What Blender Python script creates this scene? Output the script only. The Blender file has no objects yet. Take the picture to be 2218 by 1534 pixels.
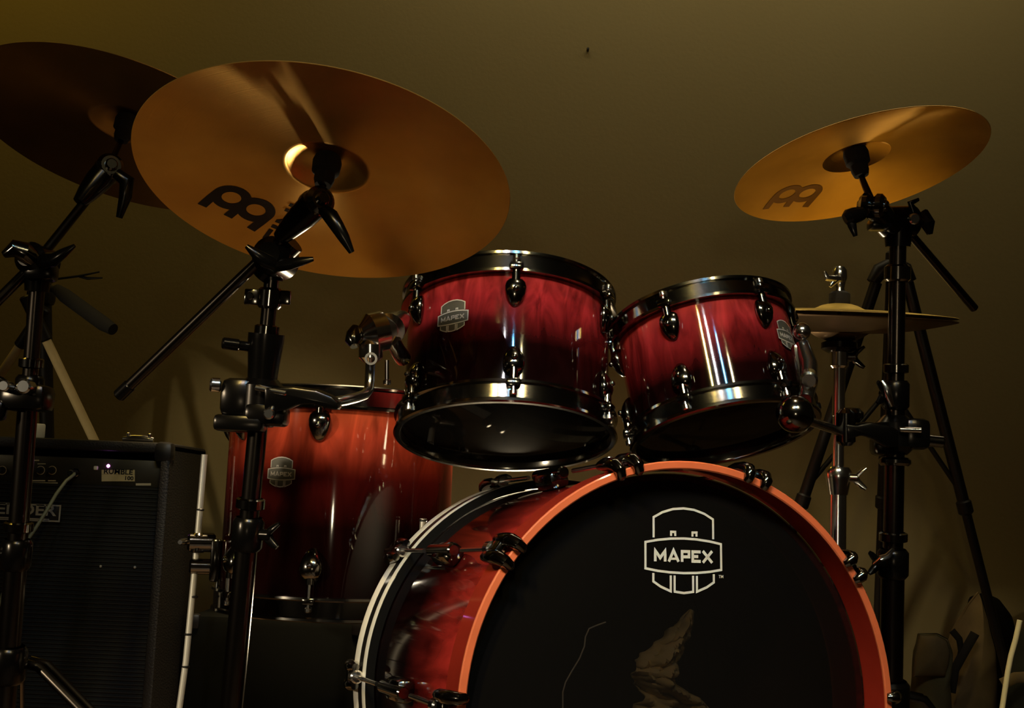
import bpy, bmesh, math, random
from mathutils import Vector, Matrix, noise
random.seed(4)
PI = math.pi
S = bpy.context.scene
COL = S.collection
R_ = math.radians

# ---------------------------------------------------------------- camera
FPX = 2600.0
PITCH, ROLL, CH = R_(7.0), R_(2.4), 0.55
FW = Vector((0, math.cos(PITCH), math.sin(PITCH)))
u0 = Vector((0, -math.sin(PITCH), math.cos(PITCH)))
r0 = Vector((1, 0, 0))
RT = math.cos(ROLL)*r0 + math.sin(ROLL)*u0
UP = math.cos(ROLL)*u0 - math.sin(ROLL)*r0
CAM = Vector((0, 0, CH))

def P(u, v, d):
    """survey point: photo pixel + distance in metres -> place in the room"""
    return CAM + (FW + RT*((u-1109)/FPX) + UP*((767-v)/FPX))*d

def ray_plane(u, v, c, n):
    d = FW + RT*((u-1109)/FPX) + UP*((767-v)/FPX)
    return CAM + d*((c-CAM).dot(n)/d.dot(n))

cam = bpy.data.cameras.new('camera')
camo = bpy.data.objects.new('camera', cam)
COL.objects.link(camo)
m = Matrix((RT, UP, -FW)).transposed().to_4x4()
m.translation = CAM
camo.matrix_world = m
cam.sensor_fit = 'HORIZONTAL'
cam.sensor_width = 36
cam.lens = FPX/2218*36
cam.clip_start = 0.05
S.camera = camo

# ---------------------------------------------------------------- materials
def newmat(name):
    mt = bpy.data.materials.new(name)
    mt.use_nodes = True
    nt = mt.node_tree
    return mt, nt, nt.nodes['Principled BSDF']

def simple(name, col, rough=.5, metal=0., coat=0., coat_r=.05, noise_amt=.15, scale=40., bump=0., spec=.5):
    mt, nt, b = newmat(name)
    N, L = nt.nodes, nt.links
    b.inputs['Roughness'].default_value = rough
    b.inputs['Metallic'].default_value = metal
    b.inputs['Coat Weight'].default_value = coat
    b.inputs['Coat Roughness'].default_value = coat_r
    b.inputs['Specular IOR Level'].default_value = spec
    tc = N.new('ShaderNodeTexCoord')
    nz = N.new('ShaderNodeTexNoise'); nz.inputs['Scale'].default_value = scale; nz.inputs['Detail'].default_value = 4
    L.new(tc.outputs['Object'], nz.inputs['Vector'])
    mx = N.new('ShaderNodeMix'); mx.data_type = 'RGBA'
    mx.inputs['A'].default_value = (*[c*(1-noise_amt) for c in col], 1)
    mx.inputs['B'].default_value = (*[min(1, c*(1+noise_amt)) for c in col], 1)
    L.new(nz.outputs['Fac'], mx.inputs['Factor'])
    L.new(mx.outputs['Result'], b.inputs['Base Color'])
    if bump:
        bp = N.new('ShaderNodeBump'); bp.inputs['Strength'].default_value = bump; bp.inputs['Distance'].default_value = .002
        L.new(nz.outputs['Fac'], bp.inputs['Height']); L.new(bp.outputs['Normal'], b.inputs['Normal'])
    return mt

def burst(name, stops, z0, z1, fig=1.0):
    """see-through red lacquer over figured maple that fades to black along the shell"""
    mt, nt, b = newmat(name)
    N, L = nt.nodes, nt.links
    tc = N.new('ShaderNodeTexCoord')
    sp = N.new('ShaderNodeSeparateXYZ'); L.new(tc.outputs['Object'], sp.inputs[0])
    mr = N.new('ShaderNodeMapRange'); mr.inputs['From Min'].default_value = z0; mr.inputs['From Max'].default_value = z1
    L.new(sp.outputs['Z'], mr.inputs['Value'])
    cr = N.new('ShaderNodeValToRGB'); L.new(mr.outputs['Result'], cr.inputs['Fac'])
    e = cr.color_ramp.elements
    while len(e) > 1: e.remove(e[0])
    e[0].position = stops[0][0]; e[0].color = (*stops[0][1], 1)
    for p, c in stops[1:]:
        q = e.new(p); q.color = (*c, 1)
    mp = N.new('ShaderNodeMapping'); mp.inputs['Scale'].default_value = (34*fig, 34*fig, 9*fig)
    L.new(tc.outputs['Object'], mp.inputs['Vector'])
    nz = N.new('ShaderNodeTexNoise'); nz.inputs['Scale'].default_value = 1.; nz.inputs['Detail'].default_value = 3; nz.inputs['Distortion'].default_value = 1.6
    L.new(mp.outputs['Vector'], nz.inputs['Vector'])
    fr = N.new('ShaderNodeMapRange'); fr.inputs['From Min'].default_value = .3; fr.inputs['From Max'].default_value = .7
    fr.inputs['To Min'].default_value = .45; fr.inputs['To Max'].default_value = 1.55
    L.new(nz.outputs['Fac'], fr.inputs['Value'])
    vm = N.new('ShaderNodeVectorMath'); vm.operation = 'SCALE'
    L.new(cr.outputs['Color'], vm.inputs[0]); L.new(fr.outputs['Result'], vm.inputs['Scale'])
    L.new(vm.outputs['Vector'], b.inputs['Base Color'])
    b.inputs['Roughness'].default_value = .45
    b.inputs['Specular IOR Level'].default_value = .0
    b.inputs['Coat Weight'].default_value = 1.
    b.inputs['Coat Roughness'].default_value = .055
    return mt

def brass(name, col, rough, aniso):
    mt, nt, b = newmat(name)
    N, L = nt.nodes, nt.links
    tc = N.new('ShaderNodeTexCoord')
    ln = N.new('ShaderNodeVectorMath'); ln.operation = 'LENGTH'
    mp = N.new('ShaderNodeMapping'); mp.inputs['Scale'].default_value = (1, 1, 0)
    L.new(tc.outputs['Object'], mp.inputs['Vector']); L.new(mp.outputs['Vector'], ln.inputs[0])
    # lathe grooves: noise along the radius only
    sc = N.new('ShaderNodeMath'); sc.operation = 'MULTIPLY'; sc.inputs[1].default_value = 420
    L.new(ln.outputs['Value'], sc.inputs[0])
    g = N.new('ShaderNodeTexNoise'); g.noise_dimensions = '1D'; g.inputs['Scale'].default_value = 1.; g.inputs['Detail'].default_value = 2
    L.new(sc.outputs[0], g.inputs['W'])
    bp = N.new('ShaderNodeBump'); bp.inputs['Strength'].default_value = .12; bp.inputs['Distance'].default_value = .0006
    L.new(g.outputs['Fac'], bp.inputs['Height']); L.new(bp.outputs['Normal'], b.inputs['Normal'])
    nz = N.new('ShaderNodeTexNoise'); nz.inputs['Scale'].default_value = 14; nz.inputs['Detail'].default_value = 5
    L.new(tc.outputs['Object'], nz.inputs['Vector'])
    mx = N.new('ShaderNodeMix'); mx.data_type = 'RGBA'
    mx.inputs['A'].default_value = (*[c*.72 for c in col], 1); mx.inputs['B'].default_value = (*[min(1, c*1.2) for c in col], 1)
    L.new(nz.outputs['Fac'], mx.inputs['Factor']); L.new(mx.outputs['Result'], b.inputs['Base Color'])
    b.inputs['Metallic'].default_value = 1
    b.inputs['Roughness'].default_value = rough
    b.inputs['Anisotropic'].default_value = aniso
    tg = N.new('ShaderNodeTangent'); tg.direction_type = 'RADIAL'; tg.axis = 'Z'
    L.new(tg.outputs['Tangent'], b.inputs['Tangent'])
    return mt

def emit(name, col, strength):
    mt, nt, b = newmat(name)
    b.inputs['Emission Color'].default_value = (*col, 1)
    b.inputs['Emission Strength'].default_value = strength
    b.inputs['Base Color'].default_value = (*col, 1)
    return mt

def smoked(name, tint, rough=.03, spec=.25):
    """dark see-through drum head film: a little light passes, the surface mirrors"""
    mt, nt, b = newmat(name)
    N, L = nt.nodes, nt.links
    b.inputs['Base Color'].default_value = (.004, .0035, .003, 1)
    b.inputs['Roughness'].default_value = rough
    b.inputs['Specular IOR Level'].default_value = spec
    tr = N.new('ShaderNodeBsdfTransparent'); tr.inputs['Color'].default_value = (*tint, 1)
    ms = N.new('ShaderNodeMixShader'); ms.inputs['Fac'].default_value = .5
    ad = N.new('ShaderNodeAddShader')
    L.new(b.outputs['BSDF'], ad.inputs[0]); L.new(tr.outputs['BSDF'], ad.inputs[1])
    L.new(ad.outputs['Shader'], N['Material Output'].inputs['Surface'])
    N.remove(ms)
    return mt

M = {}
M['black_nickel'] = simple('black_nickel_plating', (.20, .185, .16), .13, 1., noise_amt=.1)
M['chrome'] = simple('chrome_plating', (.80, .78, .74), .17, 1., noise_amt=.06)
M['steel'] = simple('brushed_steel', (.85, .80, .68), .42, .55, noise_amt=.06)
M['stand'] = simple('dark_plated_tube', (.065, .053, .042), .24, 1., noise_amt=.15)
M['stand_cast'] = simple('dark_cast_metal', (.020, .017, .014), .22, .9, noise_amt=.2, bump=.05)
M['black'] = simple('black_plastic', (.012, .011, .010), .4, 0., noise_amt=.2)
M['rubber'] = simple('black_rubber', (.010, .009, .008), .75, 0., noise_amt=.2)
M['felt'] = simple('black_felt', (.012, .010, .009), .95, 0., noise_amt=.3, scale=400)
M['tom_burst'] = burst('red_burst_tom_lacquer', [(0, (.004, .001, .001)), (.36, (.008, .001, .001)), (.58, (.09, .006, .007)), (.80, (.26, .017, .020)), (1, (.34, .028, .024))], .03, .20)
M['tom_burst_small'] = burst('red_burst_small_tom_lacquer', [(0, (.004, .001, .001)), (.28, (.008, .001, .001)), (.54, (.11, .007, .008)), (.78, (.28, .020, .022)), (1, (.36, .032, .026))], .02, .165)
M['floor_burst'] = burst('red_burst_floor_tom_lacquer', [(0, (.004, .001, .001)), (.36, (.012, .0015, .001)), (.60, (.10, .008, .006)), (.82, (.46, .055, .022)), (1, (.66, .11, .035))], .03, .37, .5)
M['bass_burst'] = burst('red_burst_bass_lacquer', [(0, (.003, .001, .001)), (.42, (.005, .001, .001)), (.64, (.07, .005, .004)), (.86, (.30, .020, .014)), (1, (.42, .036, .024))], -.42, -.03, .8)
M['hoop_red'] = simple('red_lacquered_hoop', (.62, .13, .045), .38, 0., 1., .12, .2, 25)
M['hoop_side'] = simple('shaded_red_lacquer', (.30, .024, .012), .45, 0., 1., .06, .2, 25, spec=0.)  # hoop's own red, darkened further for the shadow on its inner wall
M['hoop_black'] = simple('black_lacquered_hoop', (.004, .0035, .003), .4, 0., .25, .08, spec=.1)
M['inlay'] = simple('pale_metal_inlay', (.85, .82, .72), .35, .25, noise_amt=.08)
M['head_dark'] = smoked('smoked_tom_head', (.06, .055, .05), .05, .02)
M['head_batter'] = simple('grey_batter_head', (.05, .045, .04), .5)
M['head_bass'] = smoked('smoked_bass_head', (.17, .15, .13), .05, .15)
M['inside'] = simple('dark_shell_inside', (.05, .018, .010), .7)
M['print'] = simple('pale_printed_ink', (.60, .56, .48), .55, noise_amt=.05)
M['badge_plate'] = simple('smoked_badge_metal', (.20, .185, .15), .4, .7)
M['badge_line'] = simple('bright_badge_metal', (.72, .66, .56), .35, .3)
M['brass'] = brass('lathed_bronze', (.95, .50, .11), .42, .72)
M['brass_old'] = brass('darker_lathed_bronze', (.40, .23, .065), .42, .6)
M['brass_dark'] = brass('shaded_bronze', (.15, .085, .03), .4, .5)  # hi-hat bronze darkened: the lower bowl's shade is in the colour
M['brass_hat'] = brass('hi_hat_bronze', (.95, .60, .15), .34, .4)
M['brass_hat'].node_tree.nodes['Principled BSDF'].inputs['Metallic'].default_value = .55
M['ink_dark'] = simple('dark_cymbal_ink', (.022, .012, .008), .6)
M['ink_faint'] = simple('worn_cymbal_ink', (.24, .10, .022), .45, .8)
M['tolex'] = simple('black_tolex', (.009, .007, .005), .6, 0., noise_amt=.35, scale=260, bump=.5)
M['grille'] = simple('black_grille_cloth', (.009, .0085, .005), .7, noise_amt=.3, scale=120)
M['panel'] = simple('dark_control_panel', (.045, .038, .022), .4, .5)
M['knob_rim'] = simple('pale_knob_marking', (.55, .46, .27), .5)
M['plate_cream'] = simple('cream_name_plate', (.62, .50, .24), .5)
M['badge_silver'] = simple('silver_badge', (.62, .58, .45), .35, .4)
M['led'] = emit('purple_pilot_light', (.85, .25, 1.0), 9)
M['cream'] = simple('cream_plastic', (.92, .86, .68), .5)
M['cable'] = simple('grey_green_cable', (.15, .165, .10), .5)
M['gold_leg'] = simple('champagne_leg', (.85, .66, .32), .4, .2)
M['tripod'] = simple('black_tripod_tube', (.014, .011, .008), .45, .3)
M['foam'] = simple('black_foam_grip', (.012, .010, .007), .9)
M['canvas'] = simple('brown_canvas', (.075, .050, .020), .9, noise_amt=.35, scale=30, bump=.3, spec=.05)
M['canvas_dark'] = simple('olive_canvas', (.050, .039, .016), .9, noise_amt=.35, scale=30, bump=.3, spec=.05)
M['bag_black'] = simple('black_nylon', (.007, .0055, .0035), .8, noise_amt=.3, spec=.05)
M['case'] = simple('dark_case_covering', (.016, .016, .009), .8, noise_amt=.3, spec=.05)
M['case_black'] = simple('black_case_covering', (.0045, .0047, .003), .8, noise_amt=.3, scale=200, spec=.1)
M['rod_cream'] = simple('cream_painted_rod', (.80, .68, .36), .5)
M['cloth'] = simple('crumpled_brown_cloth', (.82, .60, .32), .85, noise_amt=.4, scale=18, bump=.6)
M['cord'] = simple('thin_pale_cord', (.75, .72, .68), .6)

def wall_mat():
    mt, nt, b = newmat('olive_wall_paint')
    N, L = nt.nodes, nt.links
    tc = N.new('ShaderNodeTexCoord')
    n1 = N.new('ShaderNodeTexNoise'); n1.inputs['Scale'].default_value = 1.4; n1.inputs['Detail'].default_value = 5
    n2 = N.new('ShaderNodeTexNoise'); n2.inputs['Scale'].default_value = 90; n2.inputs['Detail'].default_value = 3
    L.new(tc.outputs['Object'], n1.inputs['Vector']); L.new(tc.outputs['Object'], n2.inputs['Vector'])
    mx = N.new('ShaderNodeMix'); mx.data_type = 'RGBA'
    mx.inputs['A'].default_value = (.215, .160, .052, 1); mx.inputs['B'].default_value = (.250, .195, .078, 1)
    L.new(n1.outputs['Fac'], mx.inputs['Factor']); L.new(mx.outputs['Result'], b.inputs['Base Color'])
    bp = N.new('ShaderNodeBump'); bp.inputs['Strength'].default_value = .15; bp.inputs['Distance'].default_value = .003
    L.new(n2.outputs['Fac'], bp.inputs['Height']); L.new(bp.outputs['Normal'], b.inputs['Normal'])
    b.inputs['Roughness'].default_value = .8
    return mt

def floor_mat():
    mt, nt, b = newmat('stage_floor_boards')
    N, L = nt.nodes, nt.links
    tc = N.new('ShaderNodeTexCoord')
    br = N.new('ShaderNodeTexBrick')
    br.inputs['Color1'].default_value = (.135, .075, .033, 1); br.inputs['Color2'].default_value = (.10, .055, .024, 1)
    br.inputs['Mortar'].default_value = (.02, .01, .005, 1)
    br.inputs['Scale'].default_value = 1.; br.inputs['Brick Width'].default_value = 1.2; br.inputs['Row Height'].default_value = .12
    br.inputs['Mortar Size'].default_value = .004
    L.new(tc.outputs['Object'], br.inputs['Vector']); L.new(br.outputs['Color'], b.inputs['Base Color'])
    b.inputs['Roughness'].default_value = .55
    return mt
M['wall'] = wall_mat(); M['floor'] = floor_mat()

# ---------------------------------------------------------------- mesh builder
def frame(z, xhint=(1, 0, 0)):
    z = Vector(z).normalized()
    x = Vector(xhint); x = x - z*x.dot(z)
    if x.length < 1e-4:
        x = Vector((0, 1, 0)); x = x - z*x.dot(z)
    x.normalize(); y = z.cross(x)
    return Matrix((x, y, z)).transposed()

def mat4(loc, z=(0, 0, 1), xhint=(1, 0, 0)):
    mm = frame(z, xhint).to_4x4(); mm.translation = Vector(loc); return mm

class MB:
    def __init__(s): s.v = []; s.f = []
    def add(s, verts, faces, mx=None):
        o = len(s.v)
        s.v += [(mx @ Vector(p)) if mx is not None else Vector(p) for p in verts]
        s.f += [tuple(i+o for i in f) for f in faces]
        return s
    def lathe(s, prof, seg=48, mx=None, closed=False):
        V, F = [], []
        n = len(prof)
        for i in range(seg):
            a = 2*PI*i/seg
            for r, z in prof: V.append((r*math.cos(a), r*math.sin(a), z))
        for i in range(seg):
            j = (i+1) % seg
            for k in range(n if closed else n-1):
                k2 = (k+1) % n
                F.append((i*n+k, j*n+k, j*n+k2, i*n+k2))
        return s.add(V, F, mx)
    def tube(s, pts, r, seg=12, caps=True, flat=None):
        pts = [Vector(p) for p in pts]
        rs = r if isinstance(r, (list, tuple)) else [r]*len(pts)
        V, F = [], []
        t0 = (pts[1]-pts[0]).normalized()
        x = frame(t0, (0.3, .2, 1)).col[0]
        for i, p in enumerate(pts):
            if i == 0: t = pts[1]-pts[0]
            elif i == len(pts)-1: t = pts[-1]-pts[-2]
            else: t = (pts[i+1]-p).normalized() + (p-pts[i-1]).normalized()
            t.normalize()
            x = (x - t*x.dot(t)).normalized(); y = t.cross(x)
            for k in range(seg):
                a = 2*PI*k/seg
                V.append(p + x*(rs[i]*math.cos(a)) + y*(rs[i]*(flat or 1)*math.sin(a)))
        for i in range(len(pts)-1):
            for k in range(seg):
                k2 = (k+1) % seg
                F.append((i*seg+k, i*seg+k2, (i+1)*seg+k2, (i+1)*seg+k))
        if caps:
            F.append(tuple(range(seg))[::-1]); b = (len(pts)-1)*seg
            F.append(tuple(range(b, b+seg)))
        return s.add(V, F)
    def cyl(s, a, b, r, seg=20, bev=.12):
        """capped cylinder with softened rims between two points"""
        a, b = Vector(a), Vector(b); d = b-a; l = d.length; e = min(r*bev*2, l*.3)
        s.lathe([(0.0001, 0), (r-e, 0), (r, e), (r, l-e), (r-e, l), (.0001, l)], seg, mat4(a, d)); return s
    def ball(s, c, r, seg=20, rings=12, mx=None):
        rx = r if isinstance(r, (tuple, list)) else (r, r, r)
        V, F = [], []
        for i in range(rings+1):
            t = PI*i/rings
            for k in range(seg):
                a = 2*PI*k/seg
                q = Vector((rx[0]*math.sin(t)*math.cos(a), rx[1]*math.sin(t)*math.sin(a), rx[2]*math.cos(t)))
                V.append((mx.to_3x3() @ q if mx is not None else q) + Vector(c))
        for i in range(rings):
            for k in range(seg):
                k2 = (k+1) % seg
                F.append((i*seg+k, (i+1)*seg+k, (i+1)*seg+k2, i*seg+k2))
        return s.add(V, F)
    def box(s, c, size, mx=None, bev=.15):
        """box with chamfered edges"""
        hx, hy, hz = [q/2 for q in size]; b = min(hx, hy, hz)*bev*2
        bm = bmesh.new(); bmesh.ops.create_cube(bm, size=1)
        for v in bm.verts: v.co = Vector((v.co.x*2*hx, v.co.y*2*hy, v.co.z*2*hz))
        if b > 0: bmesh.ops.bevel(bm, geom=bm.edges[:], offset=b, segments=2, affect='EDGES', profile=.5)
        bm.verts.index_update()
        V = [(mx.to_3x3() @ v.co if mx is not None else v.co) + Vector(c) for v in bm.verts]
        F = [tuple(v.index for v in f.verts) for f in bm.faces]
        bm.free(); return s.add(V, F)
    def prism(s, outline, t, mx=None, bev=0.):
        n = len(outline)
        bm = bmesh.new()
        vs = [bm.verts.new((x, y, -t/2)) for x, y in outline]
        f = bm.faces.new(vs)
        ex = bmesh.ops.extrude_face_region(bm, geom=[f])
        bmesh.ops.translate(bm, verts=[g for g in ex['geom'] if isinstance(g, bmesh.types.BMVert)], vec=(0, 0, t))
        bmesh.ops.recalc_face_normals(bm, faces=bm.faces[:])
        if bev: bmesh.ops.bevel(bm, geom=bm.edges[:], offset=bev, segments=2, affect='EDGES', profile=.5)
        bm.verts.index_update()
        V = [v.co.copy() for v in bm.verts]; F = [tuple(v.index for v in f.verts) for f in bm.faces]
        bm.free(); return s.add(V, F, mx)
    def stroke(s, pts, w, fn, closed=False, step=.02):
        """flat ribbon along a 2-D path, laid on a surface by fn(x, y)"""
        q = [Vector((p[0], p[1])) for p in pts]
        P2 = []
        segs = len(q) if closed else len(q)-1
        for i in range(segs):
            a, b = q[i], q[(i+1) % len(q)]
            k = max(1, int((b-a).length/step))
            for j in range(k): P2.append(a.lerp(b, j/k))
        if not closed: P2.append(q[-1])
        n = len(P2); V, F = [], []
        for i, p in enumerate(P2):
            if closed: d0, d1 = (p-P2[i-1]).normalized(), (P2[(i+1) % n]-p).normalized()
            else:
                d0 = (p-P2[i-1]).normalized() if i else (P2[1]-p).normalized()
                d1 = (P2[i+1]-p).normalized() if i < n-1 else d0
            n0, n1 = Vector((-d0.y, d0.x)), Vector((-d1.y, d1.x))
            mm = (n0+n1)
            mm = mm.normalized() if mm.length > .2 else n0
            k = w/2/max(.45, mm.dot(n0))
            for sg in (1, -1): V.append(fn(*(p+mm*(k*sg))))
        for i in range(n if closed else n-1):
            j = (i+1) % n
            F.append((2*i, 2*i+1, 2*j+1, 2*j))
        return s.add(V, F)
    def mesh(s, name, mat, mx=None, ang=38):
        me = bpy.data.meshes.new(name)
        me.from_pydata([tuple(mx @ p if mx is not None else p) for p in s.v], [], s.f)
        bm = bmesh.new(); bm.from_mesh(me)
        bmesh.ops.remove_doubles(bm, verts=bm.verts[:], dist=1e-6)
        bmesh.ops.recalc_face_normals(bm, faces=bm.faces[:])
        bm.to_mesh(me); bm.free()
        me.polygons.foreach_set('use_smooth', [True]*len(me.polygons))
        me.set_sharp_from_angle(angle=R_(ang))
        me.materials.append(mat)
        return me

WM = {}            # world matrix of every thing, parts share their thing's matrix
def tag(o, label=None, cat=None, group=None, kind=None):
    for k, v in (('label', label), ('category', cat), ('group', group), ('kind', kind)):
        if v: o[k] = v
    return o
def thing(name, label, cat, mx=None, group=None):
    o = bpy.data.objects.new(name, None); COL.objects.link(o)
    o.empty_display_size = .05
    mx = mx if mx is not None else Matrix.Identity(4)
    o.matrix_world = mx; WM[o.name] = mx.copy()
    return tag(o, label, cat, group)
def part(name, mb, mat, parent, world=True, label=None, ang=38):
    """one mesh object under a thing (or under a part); points in the room or in the thing's own frame"""
    mx = WM[parent.name]
    o = bpy.data.objects.new(name, mb.mesh(name, mat, mx.inverted() if world else None, ang))
    COL.objects.link(o); o.parent = parent; WM[o.name] = mx
    if label: o['label'] = label
    return o
def solo(name, mb, mat, label=None, cat=None, group=None, kind=None, ang=38):
    o = bpy.data.objects.new(name, mb.mesh(name, mat, None, ang)); COL.objects.link(o)
    return tag(o, label, cat, group, kind)
def at_base(p): return Matrix.Translation(Vector(p))

def text_mesh(txt, size, fn, offset=0., align='CENTER'):
    """letters as flat faces laid on a surface by fn(x, y)"""
    cu = bpy.data.curves.new('lettering', 'FONT'); cu.body = txt; cu.size = size; cu.align_x = align; cu.align_y = 'CENTER'; cu.offset = offset
    cu.resolution_u = 3
    ob = bpy.data.objects.new('lettering_source', cu); COL.objects.link(ob)
    dg = bpy.context.evaluated_depsgraph_get()
    me = bpy.data.meshes.new_from_object(ob.evaluated_get(dg))
    mb = MB(); mb.add([fn(v.co.x, v.co.y) for v in me.vertices], [tuple(p.vertices) for p in me.polygons])
    bpy.data.objects.remove(ob); bpy.data.meshes.remove(me); bpy.data.curves.remove(cu)
    return mb

# ---------------------------------------------------------------- the drum maker's emblem
def emblem(mb, w, fn, letters=True, lw=.027):
    """shield outline with a name band; w = width of the band"""
    def pt(x, y): return ((x-840)/1300*w, (790-y)/1300*w)
    def st(pts, wid=lw, closed=False): mb.stroke([pt(*p) for p in pts], wid*w, fn, closed, step=.04*w)
    st([(335, 610), (335, 315), (480, 238), (660, 184), (840, 168), (1020, 184), (1200, 238), (1345, 315), (1345, 610)])
    st([(200, 680), (400, 644), (620, 620), (840, 612), (1060, 620), (1280, 644), (1480, 680), (1480, 1060), (1280, 1092), (1060, 1112), (840, 1118), (620, 1112), (400, 1092), (200, 1060)], closed=True)
    for x in (628, 990): st([(x, 580), (x, 520), (x+70, 520), (x+70, 580)])
    st([(330, 1125), (330, 1245), (450, 1318), (620, 1385), (620, 1155)])
    st([(684, 1155), (684, 1388), (840, 1408), (996, 1388), (996, 1155)])
    st([(1060, 1155), (1060, 1385), (1230, 1318), (1350, 1245), (1350, 1125)])
    if letters:
        b = .034
        st([(362, 955), (362, 795), (445, 905), (527, 795), (527, 955)], b)
        st([(588, 955), (668, 790), (752, 955)], b); st([(625, 912), (715, 912)], .026)
        st([(812, 955), (812, 803), (928, 803), (928, 880), (830, 880)], b)
        st([(1128, 803), (992, 803), (992, 942), (1128, 942)], b); st([(992, 872), (1085, 872)], b)
        st([(1165, 788), (1325, 960)], b); st([(1325, 788), (1165, 960)], b)
    return mb

SHIELD = [(335, 640), (335, 315), (480, 238), (660, 184), (840, 168), (1020, 184), (1200, 238), (1345, 315), (1345, 640), (1480, 680), (1480, 1060), (1350, 1090), (1350, 1245), (1230, 1318), (1060, 1385), (840, 1408), (620, 1385), (450, 1318), (330, 1245), (330, 1090), (200, 1060), (200, 680)]

# ---------------------------------------------------------------- drums
def hoop_profile(R, z, h, up):
    """cast hoop: flange on the collar side, upright wall, rounded lip"""
    s = 1 if up else -1
    pr = [(R+.001, 0), (R+.012, 0), (R+.0125, .004), (R+.0085, .0065), (R+.0080, h-.008), (R+.0115, h-.006), (R+.0120, h-.002), (R+.0095, h), (R+.003, h), (R+.001, h-.004)]
    return [(r, z + s*q) for r, q in pr]

def polar(r, th, z): return Vector((r*math.sin(th), -r*math.cos(th), z))

def build_lug(R, th, z, sc, up):
    """teardrop lug: rounded body, narrower at the rod side, with a raised button"""
    mb = MB(); mx = Matrix.Rotation(th, 4, 'Z')
    V, F = [], []
    seg, rings = 18, 10
    for i in range(rings+1):
        t = PI*i/rings
        zz = -math.cos(t)
        wdt = math.sin(t)*(1.0 + .28*(-zz if up else zz)*-1)
        for k in range(seg):
            a = 2*PI*k/seg
            V.append((wdt*math.cos(a)*.0148*sc, -(R-.001) - max(-.0, wdt*(math.sin(a)*.5+.5)*.017*sc), z + zz*.0225*sc))
    for i in range(rings):
        for k in range(seg):
            k2 = (k+1) % seg; F.append((i*seg+k, i*seg+k2, (i+1)*seg+k2, (i+1)*seg+k))
    mb.add(V, F, mx)
    mb.ball(mx @ Vector((0, -R-.0165*sc, z)), .0045*sc, 10, 6)
    mb.lathe([(.0001, 0), (.0062*sc, 0), (.0062*sc, .016), (.0001, .016)], 12, Matrix.Translation(polar(R+.0085, th, z+(.012*sc if up else -.012*sc-.016))))
    return mb

def make_drum(root, R, H, lugs, phase, hoop_h, shell_mat, lug_gap, lug_sc, badge_az, badge_w, badge_z):
    rh = R+.0125
    mb = MB(); mb.lathe([(R, .012), (R, H-.012), (R-.007, H-.012), (R-.007, .012)], 96, closed=True)
    part('shell', mb, shell_mat, root, False)
    for top in (True, False):
        mb = MB()
        z = H-hoop_h if top else hoop_h
        mb.lathe(hoop_profile(R, z, hoop_h, top), 96, closed=True)
        for i in range(lugs):                       # the ears the rods pass through
            th = phase+2*PI*i/lugs
            mx = Matrix.Rotation(th, 3, 'Z')
            mb.box(polar(R+.0115, th, z+(.006 if top else -.006)), (.020, .013, .011), mx, .25)
        part('top_hoop' if top else 'bottom_hoop', mb, M['black_nickel'], root, False)
        mb = MB(); zz = H-.011 if top else .011
        mb.lathe([(.0001, zz), (R-.012, zz), (R, zz+(-.001 if top else .001)), (R+.002, zz+(-.010 if top else .010))], 96)
        part('batter_head' if top else 'resonant_head', mb, M['head_batter'] if top else M['head_dark'], root, False)
    for top in (True, False):
        zl = H-hoop_h-lug_gap*(1 if H < .3 else .72) if top else hoop_h+lug_gap*(1 if H < .3 else 1.3)
        for i in range(lugs):
            th = phase+2*PI*i/lugs
            l = part('lug', build_lug(R, th, zl, lug_sc, top), M['black_nickel'], root, False)
            rb = MB()
            za, zb = (zl+.012*lug_sc, H-hoop_h+.020) if top else (hoop_h-.020, zl-.012*lug_sc)
            rb.tube([polar(R+.0115, th, za), polar(R+.0115, th, zb)], .0028, 10)
            ze = zb if top else za
            rb.cyl(polar(R+.0115, th, ze-.004), polar(R+.0115, th, ze+.004), .0052, 12)
            part('tension_rod', rb, M['chrome'], l, False)
    # badge bent round the shell
    def cf(dr):
        def fn(x, y): return polar(R+dr, badge_az + x/R, badge_z+y)
        return fn
    ol = [((x-840)/1300*badge_w, (790-y)/1300*badge_w) for x, y in SHIELD]
    bm = MB(); f1, f0 = cf(.0022), cf(.0002)
    ys = sorted(set(q for _, q in ol)); nr, nc = 24, 12
    # scan the outline row by row so the plate follows the curve
    def span(y):
        xs = []
        for i in range(len(ol)):
            (xa, ya), (xb, yb) = ol[i], ol[(i+1) % len(ol)]
            if (ya-y)*(yb-y) < 0 or ya == y: xs.append(xa+(xb-xa)*((y-ya)/(yb-ya) if yb != ya else 0))
        return (min(xs), max(xs)) if xs else (0, 0)
    V, F = [], []
    y0, y1 = ys[0]+1e-5, ys[-1]-1e-5
    for i in range(nr+1):
        y = y0+(y1-y0)*i/nr; a, b = span(y)
        for j in range(nc+1): V.append(f1(a+(b-a)*j/nc, y))
    for i in range(nr):
        for j in range(nc): F.append((i*(nc+1)+j, i*(nc+1)+j+1, (i+1)*(nc+1)+j+1, (i+1)*(nc+1)+j))
    bm.add(V, F)
    bd = part('badge', bm, M['badge_plate'], root, False, label='smoked metal maker badge with bright lettering')
    em = MB(); emblem(em, badge_w, cf(.0027), lw=.03)
    part('emblem', em, M['badge_line'], bd, False)

def drum_mx(c, n): return mat4(c, n, (1, 0, 0))

# twelve-inch tom
T1 = thing('rack_tom', 'larger red rack tom with round badge facing front, left above the bass drum', 'drum',
           drum_mx((-.0046, 1.7643, .6399), (-.0142, .2633, .9646)), 'rack toms')
make_drum(T1, .1524, .229, 6, R_(3), .033, M['tom_burst'], .030, 1.0, R_(-31), .050, .137)
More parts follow.
